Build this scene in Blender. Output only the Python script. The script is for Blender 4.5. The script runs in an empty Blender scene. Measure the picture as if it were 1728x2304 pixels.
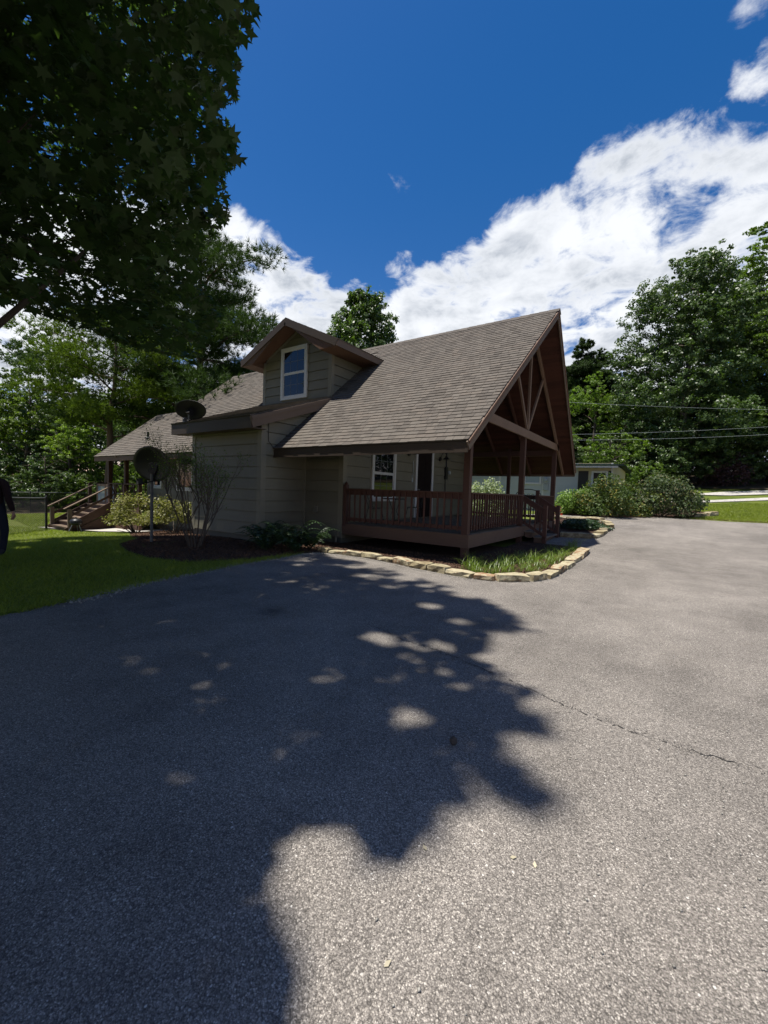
import bpy, math, random
import numpy as np
from mathutils import Vector, Matrix
S = bpy.context.scene
C = S.collection
rad = math.radians

# ------------------------------------------------------------------ camera
cd = bpy.data.cameras.new('camera'); cam = bpy.data.objects.new('camera', cd); C.objects.link(cam); S.camera = cam
cd.sensor_fit = 'HORIZONTAL'; cd.sensor_width = 36; cd.lens = 36*939.12/1728
cd.clip_start = .05; cd.clip_end = 2000
RW = [[0.81999, -0.056006, -0.56963], [0.57139, 0.021679, 0.820392], [0.033598, 0.998195, -0.049778]]
R3 = Matrix(((RW[0][0], RW[0][1], -RW[0][2]), (RW[1][0], RW[1][1], -RW[1][2]), (RW[2][0], RW[2][1], -RW[2][2])))
CAM = (3.884, -8.913, 1.5)
cam.matrix_world = Matrix.Translation(CAM) @ R3.to_4x4()

# ------------------------------------------------------------------ light
SUNV = Vector((-1.25, -1.25, 6.9)).normalized()
sd = bpy.data.lights.new('sun', 'SUN'); sd.energy = 3.6; sd.angle = rad(1.0); sd.color = (1, .955, .88)
sun = bpy.data.objects.new('sun', sd); C.objects.link(sun)
sun.rotation_euler = SUNV.to_track_quat('Z', 'Y').to_euler()
W = bpy.data.worlds.new('World'); S.world = W; W.use_nodes = True
nt = W.node_tree; nt.nodes.clear()
def N(t, **k):
    n = nt.nodes.new(t)
    for a, b in k.items(): setattr(n, a, b)
    return n
def LK(a, b): nt.links.new(a, b)
sky = N('ShaderNodeTexSky', sky_type='NISHITA'); sky.sun_disc = False
sky.sun_elevation = math.asin(SUNV.z); sky.sun_rotation = math.atan2(SUNV.x, SUNV.y)
sky.altitude = 250; sky.air_density = 1.0; sky.dust_density = .4; sky.ozone_density = 2.2
hs = N('ShaderNodeHueSaturation'); hs.inputs['Saturation'].default_value = 1.42; hs.inputs['Value'].default_value = .60
LK(sky.outputs[0], hs.inputs['Color'])
tn = N('ShaderNodeVectorMath', operation='MULTIPLY'); LK(hs.outputs[0], tn.inputs[0]); tn.inputs[1].default_value = (1.4, .95, 1.02)
tc = N('ShaderNodeTexCoord'); sx = N('ShaderNodeSeparateXYZ'); LK(tc.outputs['Generated'], sx.inputs[0])
def M(op, a, b=None, clamp=False):
    n = N('ShaderNodeMath', operation=op, use_clamp=clamp)
    for i, v in enumerate((a, b)):
        if v is None: continue
        if isinstance(v, (int, float)): n.inputs[i].default_value = v
        else: LK(v, n.inputs[i])
    return n.outputs[0]
zz = M('ADD', M('MAXIMUM', sx.outputs[2], 0.0), .22)
px = M('DIVIDE', sx.outputs[0], zz); py = M('DIVIDE', sx.outputs[1], zz)
cb = N('ShaderNodeCombineXYZ'); LK(px, cb.inputs[0]); LK(py, cb.inputs[1])
def noise(scale, det, rough=.55, dist=0., off=(0, 0, 0)):
    mp = N('ShaderNodeMapping'); mp.inputs['Location'].default_value = off; LK(cb.outputs[0], mp.inputs[0])
    n = N('ShaderNodeTexNoise'); n.inputs['Scale'].default_value = scale; n.inputs['Detail'].default_value = det
    n.inputs['Roughness'].default_value = rough; n.inputs['Distortion'].default_value = dist
    LK(mp.outputs[0], n.inputs['Vector']); return n.outputs['Fac']
# cumulus banks, the last few unseen and added for whiter fill light: (direction, outer radius deg, strength)
BANKS = [((-.07, .891, .449), 10, 1), ((-.217, .881, .42), 9, 1), ((.031, .872, .478), 6.2, 1), ((-.343, .856, .386), 8, 1), ((-.459, .80, .385), 5.5, .95), ((-.139, .862, .487), 6, .62),
 ((-.27, .84, .47), 5.5, 1), ((.084, .907, .412), 9.5, 1), ((-.03, .862, .498), 4.6, .9), ((.12, .87, .465), 5, .9), ((-.708, .572, .413), 5.5, .85), ((-.668, .633, .392), 5, .95), ((-.735, .50, .458), 4.5, .9),
 ((-.80, .44, .42), 7, 1), ((-.86, .36, .35), 10, 1), ((-.93, .269, .251), 12, 1), ((-.492, .737, .464), 2.4, .66), ((-.528, .694, .489), 1.5, .66), ((.085, .79, .605), 3.4, .55), ((-.102, .938, .331), 13, 1),
 ((-.614, .70, .36), 5.5, .95), ((.075, .765, .64), 3.5, .5), ((-.50, .85, .2), 14, 1), ((-.75, .6, .2), 12, .9), ((.8, .5, .25), 15, .9), ((.3, -.9, .3), 13, .95), ((.9, -.1, .4), 14, .9), ((.35, -.55, .75), 9, .75), ((-.95, -.25, .3), 9, .8), ((.6, .1, .8), 8, .6)]
acc = None
for d, r, s in BANKS:
    v = Vector(d).normalized()
    dp = N('ShaderNodeVectorMath', operation='DOT_PRODUCT'); LK(tc.outputs['Generated'], dp.inputs[0]); dp.inputs[1].default_value = v
    mr = N('ShaderNodeMapRange'); mr.inputs[1].default_value = math.cos(rad(r*1.32)); mr.inputs[2].default_value = math.cos(rad(r*.5))
    mr.inputs[3].default_value = 0; mr.inputs[4].default_value = s; mr.interpolation_type = 'SMOOTHSTEP'; LK(dp.outputs['Value'], mr.inputs[0])
    acc = mr.outputs[0] if acc is None else M('MAXIMUM', acc, mr.outputs[0])
n1 = noise(3.2, 9, .6, .3, (3.1, 1.7, 0)); n2 = noise(9., 8, .62, .5, (.3, 5.7, 0))
fb = M('ADD', M('MULTIPLY', M('SUBTRACT', n1, .5), 2.5), M('MULTIPLY', M('SUBTRACT', n2, .5), 1.5))
dens = M('ADD', acc, fb)
cm = N('ShaderNodeMapRange'); cm.interpolation_type = 'SMOOTHSTEP'; cm.inputs[1].default_value = .46; cm.inputs[2].default_value = 1.0
LK(dens, cm.inputs[0])
shade = noise(3.6, 7, .55, .3, (8.2, 2.2, 0)); thick = N('ShaderNodeMapRange'); thick.inputs[1].default_value = .75; thick.inputs[2].default_value = 1.3; LK(dens, thick.inputs[0])
sh = M('MULTIPLY', thick.outputs[0], M('MULTIPLY', M('SUBTRACT', shade, .38), 4.5, True), True)
cmix = N('ShaderNodeMix', data_type='RGBA'); LK(sh, cmix.inputs[0])
cmix.inputs[6].default_value = (5.1, 5.25, 5.5, 1); cmix.inputs[7].default_value = (2.5, 2.75, 3.15, 1)
smix = N('ShaderNodeMix', data_type='RGBA'); LK(cm.outputs[0], smix.inputs[0]); LK(tn.outputs[0], smix.inputs[6]); LK(cmix.outputs[2], smix.inputs[7])
bg = N('ShaderNodeBackground'); bg.inputs['Strength'].default_value = .09; LK(smix.outputs[2], bg.inputs[0])
wo = N('ShaderNodeOutputWorld'); LK(bg.outputs[0], wo.inputs[0])
S.view_settings.view_transform = 'Standard'; S.view_settings.look = 'None'; S.view_settings.gamma = 1; S.view_settings.exposure = 1.1
S.view_settings.use_curve_mapping = False
S.cycles.max_bounces = 6; S.cycles.diffuse_bounces = 3; S.cycles.transparent_max_bounces = 4; S.cycles.use_adaptive_sampling = True

# ------------------------------------------------------------------ helpers
random.seed(7); RNG = np.random.default_rng(11)
U = random.uniform
WL = {}
def ss(t): t = min(1, max(0, t)); return t*t*(3-2*t)
def g(x, y):
    l = -.55*ss((-x-6)/11)
    r = .045*max(0, y-3) + .085*max(0, y-19)
    return l + min(r, 5)*ss((x+16)/10)
class MB:
    def __init__(s): s.v = []; s.f = []; s.t = []
    def face(s, pts, tint=None):
        n = len(s.v); s.v += [tuple(p) for p in pts]; s.f.append(tuple(range(n, n+len(pts)))); s.t.append(tint if tint is not None else 0)
        return s
    def hexa(s, b, t, tint=0):      # b,t: four bottom / top corners, ccw seen from above
        n = len(s.v); s.v += [tuple(p) for p in b]+[tuple(p) for p in t]
        for q in ((3, 2, 1, 0), (4, 5, 6, 7), (0, 1, 5, 4), (1, 2, 6, 5), (2, 3, 7, 6), (3, 0, 4, 7)):
            s.f.append(tuple(n+i for i in q)); s.t.append(tint)
        return s
    def box(s, x0, x1, y0, y1, z0, z1, tint=0):
        return s.hexa([(x0, y0, z0), (x1, y0, z0), (x1, y1, z0), (x0, y1, z0)], [(x0, y0, z1), (x1, y0, z1), (x1, y1, z1), (x0, y1, z1)], tint)
    def beam(s, p, q, w, h, up=(0, 0, 1)):   # rectangular bar from p to q
        p = Vector(p); q = Vector(q); d = (q-p).normalized(); u = Vector(up)
        if abs(d.dot(u)) > .98: u = Vector((0, 1, 0))
        a = d.cross(u).normalized()*w/2; b = a.cross(d).normalized()*h/2
        return s.hexa([p-a-b, p+a-b, q+a-b, q-a-b], [p-a+b, p+a+b, q+a+b, q-a+b])
    def tube(s, pts, r, n=8, cap=True):
        pts = [Vector(p) for p in pts]; rr = r if isinstance(r, (list, tuple)) else [r]*len(pts)
        base = len(s.v); u = Vector((.13, .31, .94)).normalized()
        for i, p in enumerate(pts):
            d = (pts[min(i+1, len(pts)-1)]-pts[max(i-1, 0)]).normalized()
            a = d.cross(u)
            if a.length < .1: a = d.cross(Vector((1, 0, 0)))
            a.normalize(); b = d.cross(a)
            for k in range(n):
                t = 2*math.pi*k/n; s.v.append(tuple(p+(a*math.cos(t)+b*math.sin(t))*rr[i]))
        for i in range(len(pts)-1):
            for k in range(n):
                a0 = base+i*n+k; a1 = base+i*n+(k+1) % n
                s.f.append((a0, a1, a1+n, a0+n)); s.t.append(0)
        if cap:
            s.f.append(tuple(base+k for k in range(n))[::-1]); s.f.append(tuple(base+(len(pts)-1)*n+k for k in range(n))); s.t += [0, 0]
        return s
    def lathe(s, prof, ctr=(0, 0, 0), n=20, mat=None):
        base = len(s.v); c = Vector(ctr)
        for r, z in prof:
            for k in range(n):
                t = 2*math.pi*k/n; p = Vector((r*math.cos(t), r*math.sin(t), z))
                if mat is not None: p = mat @ p
                s.v.append(tuple(p+c))
        for i in range(len(prof)-1):
            for k in range(n):
                a0 = base+i*n+k; a1 = base+i*n+(k+1) % n
                s.f.append((a0, a1, a1+n, a0+n)); s.t.append(0)
        return s
def mesh(name, mb, mat, off=(0, 0, 0), smooth=False):
    me = bpy.data.meshes.new(name)
    me.from_pydata([(v[0]-off[0], v[1]-off[1], v[2]-off[2]) for v in mb.v], [], mb.f)
    if any(mb.t):
        a = me.attributes.new('tint', 'FLOAT', 'FACE'); a.data.foreach_set('value', [float(t) for t in mb.t])
    if mat: me.materials.append(mat)
    if smooth: me.polygons.foreach_set('use_smooth', [True]*len(me.polygons))
    me.update(); return me
def meshnp(name, V, F, mat, smooth=False, tint=None):
    me = bpy.data.meshes.new(name); n = F.shape[1]
    me.vertices.add(len(V)); me.vertices.foreach_set('co', V.astype(np.float32).ravel())
    me.loops.add(F.size); me.loops.foreach_set('vertex_index', F.astype(np.int32).ravel())
    me.polygons.add(len(F)); me.polygons.foreach_set('loop_start', (np.arange(len(F))*n).astype(np.int32))
    me.polygons.foreach_set('loop_total', np.full(len(F), n, np.int32))
    if tint is not None:
        a = me.attributes.new('tint', 'FLOAT', 'FACE'); a.data.foreach_set('value', tint.astype(np.float32))
    if mat: me.materials.append(mat)
    me.update(calc_edges=True)
    if smooth: me.polygons.foreach_set('use_smooth', [True]*len(me.polygons))
    return me
def link(o, parent=None, world=(0, 0, 0)):
    C.objects.link(o); w = Vector(world)
    if parent is not None: o.parent = parent; o.location = w-WL[parent.name]
    else: o.location = w
    WL[o.name] = w; return o
def obj(name, mb, mat, parent=None, at=None, smooth=False, kind=None):
    w = Vector(at) if at is not None else (WL[parent.name] if parent is not None else Vector((0, 0, 0)))
    o = bpy.data.objects.new(name, mesh(name, mb, mat, w, smooth))
    if kind: o['kind'] = kind
    return link(o, parent, w)
def inst(name, me, parent, world, rot=None, scale=None):
    o = bpy.data.objects.new(name, me); link(o, parent, world)
    if rot is not None: o.rotation_euler = rot
    if scale is not None: o.scale = scale if hasattr(scale, '__len__') else (scale,)*3
    return o
def tag(o, label=None, cat=None, group=None, kind=None):
    for k, v in (('label', label), ('category', cat), ('group', group), ('kind', kind)):
        if v: o[k] = v
    return o
def thing(name, label, cat, loc, group=None):
    o = bpy.data.objects.new(name, None); o.empty_display_size = .2; link(o, None, loc)
    return tag(o, label, cat, group)

# ------------------------------------------------------------------ materials
def newmat(name):
    m = bpy.data.materials.new(name); m.use_nodes = True; m.node_tree.nodes.clear(); return m
class G:
    def __init__(s, m): s.t = m.node_tree
    def n(s, ty, **k):
        x = s.t.nodes.new(ty)
        for a, b in k.items():
            if a.startswith('i_'):
                x.inputs[a[2:].replace('_', ' ')].default_value = b
            else: setattr(x, a, b)
        return x
    def l(s, a, b): s.t.links.new(a, b)
    def m(s, op, a, b=None, clamp=False):
        x = s.n('ShaderNodeMath', operation=op, use_clamp=clamp)
        for i, v in enumerate((a, b)):
            if v is None: continue
            if isinstance(v, (int, float)): x.inputs[i].default_value = v
            else: s.l(v, x.inputs[i])
        return x.outputs[0]
    def noise(s, sc, det=3, rough=.55, vec=None, stretch=None, out='Fac', dist=0):
        p = vec or s.n('ShaderNodeNewGeometry').outputs['Position']
        if stretch:
            mp = s.n('ShaderNodeMapping'); mp.inputs['Scale'].default_value = stretch; s.l(p, mp.inputs[0]); p = mp.outputs[0]
        x = s.n('ShaderNodeTexNoise'); x.inputs['Scale'].default_value = sc; x.inputs['Detail'].default_value = det
        x.inputs['Roughness'].default_value = rough; x.inputs['Distortion'].default_value = dist; s.l(p, x.inputs['Vector']); return x.outputs[out]
    def ramp(s, fac, stops, interp='LINEAR'):
        r = s.n('ShaderNodeValToRGB'); r.color_ramp.interpolation = interp
        e = r.color_ramp.elements
        while len(e) < len(stops): e.new(.5)
        for i, (p, c) in enumerate(stops): e[i].position = p; e[i].color = (c[0], c[1], c[2], 1)
        s.l(fac, r.inputs[0]); return r.outputs[0]
    def mix(s, f, a, b, mode='MIX'):
        x = s.n('ShaderNodeMix', data_type='RGBA', blend_type=mode)
        for i, v in ((0, f), (6, a), (7, b)):
            if isinstance(v, (int, float)): x.inputs[i].default_value = v
            elif isinstance(v, tuple): x.inputs[i].default_value = (v[0], v[1], v[2], 1)
            else: s.l(v, x.inputs[i])
        return x.outputs[2]
    def bump(s, h, st=.3, dist=.01, nrm=None):
        b = s.n('ShaderNodeBump'); b.inputs['Strength'].default_value = st; b.inputs['Distance'].default_value = dist; s.l(h, b.inputs['Height'])
        if nrm: s.l(nrm, b.inputs['Normal'])
        return b.outputs[0]
    def out(s, col, rough=.7, nrm=None, spec=.5, metal=0, coat=0):
        b = s.n('ShaderNodeBsdfPrincipled')
        for k, v in (('Base Color', col), ('Roughness', rough), ('Metallic', metal), ('Specular IOR Level', spec), ('Coat Weight', coat)):
            if isinstance(v, tuple): b.inputs[k].default_value = (v[0], v[1], v[2], 1)
            elif isinstance(v, (int, float)): b.inputs[k].default_value = v
            else: s.l(v, b.inputs[k])
        if nrm: s.l(nrm, b.inputs['Normal'])
        o = s.n('ShaderNodeOutputMaterial'); s.l(b.outputs[0], o.inputs[0]); return b
def paint(name, c, rough=.6, var=.12, sc=2.5, fine=60, bst=.15, rnd=.1, stretch=None, spec=.4, metal=0, dirt=.25):
    m = newmat(name); q = G(m)
    a = q.noise(sc, 5, .6, stretch=stretch); b = q.noise(fine, 3, .6, stretch=stretch)
    r = q.n('ShaderNodeObjectInfo').outputs['Random']
    v = q.m('ADD', q.m('ADD', q.m('MULTIPLY', q.m('SUBTRACT', a, .5), var*2.2), q.m('MULTIPLY', q.m('SUBTRACT', b, .5), var*1.2)), q.m('MULTIPLY', q.m('SUBTRACT', r, .5), rnd*2))
    k = q.m('ADD', v, 1.0)
    vm = q.n('ShaderNodeVectorMath', operation='SCALE'); vm.inputs[0].default_value = c; q.l(k, vm.inputs['Scale'])
    d = q.ramp(q.noise(1.1, 7, .68), [(.5, (0, 0, 0)), (.78, (1, 1, 1))])
    col = q.mix(q.m('MULTIPLY', d, dirt), vm.outputs[0], (c[0]*.55+.01, c[1]*.5+.008, c[2]*.45+.006))
    q.out(col, q.m('ADD', q.m('MULTIPLY', a, .25), rough-.12), q.bump(b, bst, .004), spec, metal); return m
def wood(name, c, rough=.72, dirn=(1, 14, 14), rnd=.18, var=.3, wear=None):
    m = newmat(name); q = G(m)
    tcn = q.n('ShaderNodeNewGeometry').outputs['Position']
    a = q.noise(6, 6, .65, vec=tcn, stretch=dirn); b = q.noise(1.2, 3)
    r = q.n('ShaderNodeObjectInfo').outputs['Random']
    k = q.m('ADD', q.m('ADD', q.m('MULTIPLY', q.m('SUBTRACT', a, .5), var*2), q.m('MULTIPLY', q.m('SUBTRACT', b, .5), .35)), q.m('ADD', q.m('MULTIPLY', q.m('SUBTRACT', r, .5), rnd*2), 1.))
    vm = q.n('ShaderNodeVectorMath', operation='SCALE'); vm.inputs[0].default_value = c; q.l(k, vm.inputs['Scale'])
    col = vm.outputs[0]
    if wear:
        w = q.ramp(q.noise(9, 6, .7, stretch=dirn), [(.57, (0, 0, 0)), (.68, (1, 1, 1))]); col = q.mix(q.m('MULTIPLY', w, .8), col, wear)
    q.out(col, rough, q.bump(a, .3, .004), .3); return m
def leafmat(name, c, c2, trans=.35, rough=.45, scale=.5, spec=.35, tip=None):
    m = newmat(name); q = G(m)
    geo = q.n('ShaderNodeNewGeometry'); ri = geo.outputs['Random Per Island']
    big = q.noise(scale, 3, .5, vec=q.n('ShaderNodeTexCoord').outputs['Object'])
    fac = q.m('ADD', q.m('MULTIPLY', ri, .6), q.m('MULTIPLY', big, .55), True)
    oi = q.n('ShaderNodeObjectInfo').outputs['Random']
    col = q.mix(fac, c, c2)
    if tip:
        f2 = q.m('MULTIPLY', q.ramp(ri, [(.6, (0, 0, 0)), (.9, (1, 1, 1))]), q.ramp(big, [(.45, (0, 0, 0)), (.6, (1, 1, 1))]))
        col = q.mix(f2, col, tip)
    k = q.n('ShaderNodeVectorMath', operation='SCALE'); q.l(col, k.inputs[0]); q.l(q.m('ADD', q.m('MULTIPLY', oi, .4), .8), k.inputs['Scale'])
    p = q.n('ShaderNodeBsdfPrincipled'); q.l(k.outputs[0], p.inputs['Base Color']); p.inputs['Roughness'].default_value = rough; p.inputs['Specular IOR Level'].default_value = spec
    t = q.n('ShaderNodeBsdfTranslucent'); tcx = q.n('ShaderNodeVectorMath', operation='MULTIPLY'); q.l(k.outputs[0], tcx.inputs[0]); tcx.inputs[1].default_value = (1.4, 1.6, .6); q.l(tcx.outputs[0], t.inputs[0])
    ms = q.n('ShaderNodeMixShader'); ms.inputs[0].default_value = trans; q.l(p.outputs[0], ms.inputs[1]); q.l(t.outputs[0], ms.inputs[2])
    o = q.n('ShaderNodeOutputMaterial'); q.l(ms.outputs[0], o.inputs[0]); return m
def asphalt():
    m = newmat('asphalt'); q = G(m); P = q.n('ShaderNodeNewGeometry').outputs['Position']
    big = q.noise(.35, 5, .6, vec=P); mid = q.noise(2.2, 6, .65, vec=P); streak = q.noise(.9, 6, .7, vec=P, stretch=(1.7, .3, 1), dist=.4)
    def vor(sc, out='Distance'):
        v = q.n('ShaderNodeTexVoronoi'); v.inputs['Scale'].default_value = sc; q.l(P, v.inputs['Vector']); return v
    P0 = P; dn = q.noise(60, 3, .7, vec=P, out='Color'); dsub = q.n('ShaderNodeVectorMath', operation='SCALE'); q.l(dn, dsub.inputs[0]); dsub.inputs['Scale'].default_value = .012
    dad = q.n('ShaderNodeVectorMath', operation='ADD'); q.l(P, dad.inputs[0]); q.l(dsub.outputs[0], dad.inputs[1]); P = dad.outputs[0]
    v1 = vor(165); v2 = vor(58); v3 = vor(330); P = P0
    sep = q.n('ShaderNodeSeparateColor'); q.l(v1.outputs['Color'], sep.inputs[0])
    sep2 = q.n('ShaderNodeSeparateColor'); q.l(v2.outputs['Color'], sep2.inputs[0])
    sep3 = q.n('ShaderNodeSeparateColor'); q.l(v3.outputs['Color'], sep3.inputs[0])
    base = q.ramp(q.m('ADD', q.m('MULTIPLY', sep.outputs[0], .62), q.m('MULTIPLY', sep3.outputs[0], .38)), [(0., (.08, .072, .062)), (.35, (.185, .166, .146)), (.75, (.32, .287, .25)), (1, (.62, .57, .5))])
    gap = q.ramp(v1.outputs['Distance'], [(.35, (1, 1, 1)), (.8, (.5, .5, .5))])
    base = q.mix(1., base, gap, 'MULTIPLY')
    chip = q.m('MULTIPLY', q.ramp(sep2.outputs[1], [(.965, (0, 0, 0)), (.975, (1, 1, 1))]), q.ramp(v2.outputs['Distance'], [(.22, (1, 1, 1)), (.3, (0, 0, 0))]))
    base = q.mix(chip, base, (.55, .52, .47))
    dk = q.m('MULTIPLY', q.ramp(sep2.outputs[2], [(.9, (0, 0, 0)), (.93, (1, 1, 1))]), q.ramp(v2.outputs['Distance'], [(.3, (1, 1, 1)), (.42, (0, 0, 0))]))
    base = q.mix(q.m('MULTIPLY', dk, .6), base, (.03, .028, .027))
    tone = q.m('ADD', q.m('ADD', q.m('MULTIPLY', q.m('SUBTRACT', big, .5), 1.3), q.m('MULTIPLY', q.m('SUBTRACT', mid, .5), .75)), q.m('ADD', q.m('MULTIPLY', q.m('SUBTRACT', streak, .5), .55), 1.))
    vm = q.n('ShaderNodeVectorMath', operation='SCALE'); q.l(base, vm.inputs[0]); q.l(q.m('MAXIMUM', tone, .35), vm.inputs['Scale'])
    st = q.n('ShaderNodeVectorMath', operation='DISTANCE'); q.l(P, st.inputs[0]); st.inputs[1].default_value = (-.05, -5.55, 0)
    stm = q.ramp(q.m('ADD', st.outputs['Value'], q.m('MULTIPLY', q.noise(14, 3, vec=P), .25)), [(.16, (1, 1, 1)), (.34, (0, 0, 0))])
    col = q.mix(q.m('MULTIPLY', stm, .6), vm.outputs[0], (.02, .02, .022))
    dust = q.ramp(q.noise(1.6, 7, .72, vec=P), [(.55, (0, 0, 0)), (.8, (1, 1, 1))]); col = q.mix(q.m('MULTIPLY', dust, .3), col, (.27, .235, .195))
    h = q.m('ADD', q.m('MULTIPLY', v1.outputs['Distance'], -1.), q.m('ADD', q.m('MULTIPLY', sep.outputs[1], .6), q.m('MULTIPLY', v3.outputs['Distance'], -.4)))
    q.out(col, .86, q.bump(h, .8, .006), .25); return m
def grassground(name, a, b, c):
    m = newmat(name); q = G(m); P = q.n('ShaderNodeNewGeometry').outputs['Position']
    n1 = q.noise(.8, 5, .6, vec=P); n2 = q.noise(26, 4, .7, vec=P); n3 = q.noise(110, 3, .7, vec=P)
    f = q.m('ADD', q.m('MULTIPLY', n1, .55), q.m('MULTIPLY', n2, .5), True)
    col = q.ramp(f, [(.34, a), (.52, b), (.72, c)])
    col = q.mix(.6, col, q.ramp(n3, [(.3, (.35, .35, .35)), (.7, (1.3, 1.3, 1.3))]), 'MULTIPLY')
    q.out(col, .8, q.bump(q.m('ADD', n2, n3), 1., .03), .15); return m
def speck(name, stops, sc=30, rough=.9, bst=.8, bd=.02, big=.4):
    m = newmat(name); q = G(m); P = q.n('ShaderNodeNewGeometry').outputs['Position']
    v = q.n('ShaderNodeTexVoronoi'); v.inputs['Scale'].default_value = sc; q.l(P, v.inputs['Vector'])
    s = q.n('ShaderNodeSeparateColor'); q.l(v.outputs['Color'], s.inputs[0])
    f = q.m('ADD', q.m('MULTIPLY', s.outputs[0], 1-big), q.m('MULTIPLY', q.noise(2, 5, vec=P), big))
    q.out(q.ramp(f, stops), rough, q.bump(q.m('ADD', q.m('MULTIPLY', v.outputs['Distance'], -1.), s.outputs[1]), bst, bd), .2); return m
def shinglemat(name, attr):
    m = newmat(name); q = G(m); P = q.n('ShaderNodeNewGeometry').outputs['Position']
    if attr: r = q.n('ShaderNodeAttribute', attribute_name='tint').outputs['Fac']
    else: r = q.n('ShaderNodeObjectInfo').outputs['Random']
    f = q.m('ADD', q.m('MULTIPLY', r, .7), q.m('MULTIPLY', q.noise(.7, 4, vec=P), .3))
    col = q.ramp(f, [(.05, (.08, .069, .058)), (.35, (.115, .10, .085)), (.6, (.142, .125, .106)), (.8, (.135, .114, .095)), (1, (.182, .163, .14))])
    gr = q.noise(230, 2, .8, vec=P); col = q.mix(.75, col, q.ramp(gr, [(.3, (.4, .4, .4)), (.7, (1.35, 1.35, 1.35))]), 'MULTIPLY')
    st = q.ramp(q.noise(1.3, 6, .65, vec=P, stretch=(1.6, .5, .5)), [(.45, (0, 0, 0)), (.75, (1, 1, 1))]); col = q.mix(q.m('MULTIPLY', st, .55), col, (.085, .077, .068))
    q.out(col, .92, q.bump(gr, .5, .004), .2); return m
def stonemat():
    m = newmat('sandstone'); q = G(m); P = q.n('ShaderNodeNewGeometry').outputs['Position']
    r = q.n('ShaderNodeObjectInfo').outputs['Random']
    a = q.noise(7, 6, .65, vec=P); b = q.noise(45, 4, .7, vec=P)
    col = q.ramp(q.m('ADD', q.m('MULTIPLY', a, .8), q.m('MULTIPLY', r, .3)), [(.3, (.20, .15, .085)), (.48, (.33, .28, .17)), (.62, (.43, .385, .26)), (.72, (.25, .135, .07)), (.85, (.38, .32, .21))])
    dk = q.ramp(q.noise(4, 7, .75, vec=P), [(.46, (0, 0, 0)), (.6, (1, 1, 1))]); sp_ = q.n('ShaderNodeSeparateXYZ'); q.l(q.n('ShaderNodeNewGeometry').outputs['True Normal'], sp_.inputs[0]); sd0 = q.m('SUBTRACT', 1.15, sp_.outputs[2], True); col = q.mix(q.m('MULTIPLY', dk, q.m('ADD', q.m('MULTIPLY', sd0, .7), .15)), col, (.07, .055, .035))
    q.out(col, .9, q.bump(q.m('ADD', a, q.m('MULTIPLY', b, .5)), .9, .02), .2); return m
def glassmat(name, c=(.012, .015, .017), rough=.03):  # near-black base stands in for the unlit room behind the pane
    m = newmat(name); q = G(m); q.out(c, rough, q.bump(q.noise(1.7, 2), .03, .01), .5); return m

mt = {}
mt['siding'] = paint('siding_paint', (.155, .144, .102), .55, .12, 1.6, 60, .2, .09, dirt=.4, stretch=(1.5, 1.5, .5))
mt['trimc'] = paint('corner_board_paint', (.182, .168, .122), .5, .06, 2, 90, .1, .04, dirt=.18)
mt['found'] = paint('foundation_paint', (.11, .105, .08), .8, .16, 3, 40, .5, .05, dirt=.5)
mt['fascia'] = wood('brown_fascia_paint', (.135, .095, .066), .6, (1.5, 1.5, 9), .08, .12)
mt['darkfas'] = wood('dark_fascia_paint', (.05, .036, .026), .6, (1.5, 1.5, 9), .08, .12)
mt['soffit'] = wood('soffit_paint', (.13, .072, .045), .65, (3, 3, 3), .08, .1)
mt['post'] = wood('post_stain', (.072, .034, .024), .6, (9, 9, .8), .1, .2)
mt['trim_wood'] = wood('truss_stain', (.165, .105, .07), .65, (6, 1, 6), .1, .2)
mt['rail'] = wood('railing_stain', (.078, .034, .024), .6, (8, 8, .9), .16, .25, wear=(.12, .07, .05))
mt['skirt'] = wood('skirt_stain', (.125, .076, .052), .65, (1, 1, 9), .08, .25)
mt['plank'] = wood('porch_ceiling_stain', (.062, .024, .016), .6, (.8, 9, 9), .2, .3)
mt['deckgrey'] = wood('weathered_deck_boards', (.16, .13, .10), .8, (9, 1, 9), .2, .3)
mt['deckb'] = wood('brown_deck_wood', (.085, .048, .032), .7, (2, 2, 2), .2, .3)
mt['treadb'] = wood('tan_stair_tread', (.15, .105, .07), .75, (1, 9, 9), .15, .3)
mt['white'] = paint('white_vinyl', (.55, .55, .53), .4, .04, 3, 70, .04, .02, dirt=.08)
mt['door'] = paint('dark_red_door', (.009, .004, .004), .7, .1, 3, 60, .05, .02, spec=.15, dirt=0)
mt['glass'] = glassmat('window_glass', (.008, .010, .012), .015); mt['blind'] = paint('window_blind', (.10, .11, .12), .3, .1)
mt['nbglass'] = paint('blinds_behind_glass', (.25, .32, .36), .12, .05, 3, 30, 0, 0, spec=.8)
mt['black'] = paint('black_metal', (.016, .016, .017), .42, .15, 6, 80, .1, .1)
mt['dish'] = paint('dark_grey_dish', (.014, .0145, .016), .45, .1, 4, 80, .05, .1)
mt['galv'] = paint('galvanised_steel', (.34, .35, .36), .4, .12, 8, 80, .1, .1, metal=.7)
mt['pole'] = paint('dark_grey_pipe', (.11, .115, .12), .45, .12, 8, 80, .1, .1)
mt['grey'] = paint('grey_metal_box', (.33, .36, .36), .45, .08, 6, 80, .05, .1)
mt['asphalt'] = asphalt()
mt['lawn'] = grassground('lawn_turf', (.04, .064, .013), (.115, .155, .024), (.22, .225, .05))
mt['lawn_far'] = mt['lawn']
mt['mulch'] = speck('bark_mulch', [(0, (.018, .010, .007)), (.5, (.055, .030, .020)), (1, (.13, .078, .05))], 38)
mt['leaflitter'] = speck('woodland_floor', [(0, (.02, .016, .01)), (.5, (.07, .055, .03)), (1, (.12, .09, .05))], 9)
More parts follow.
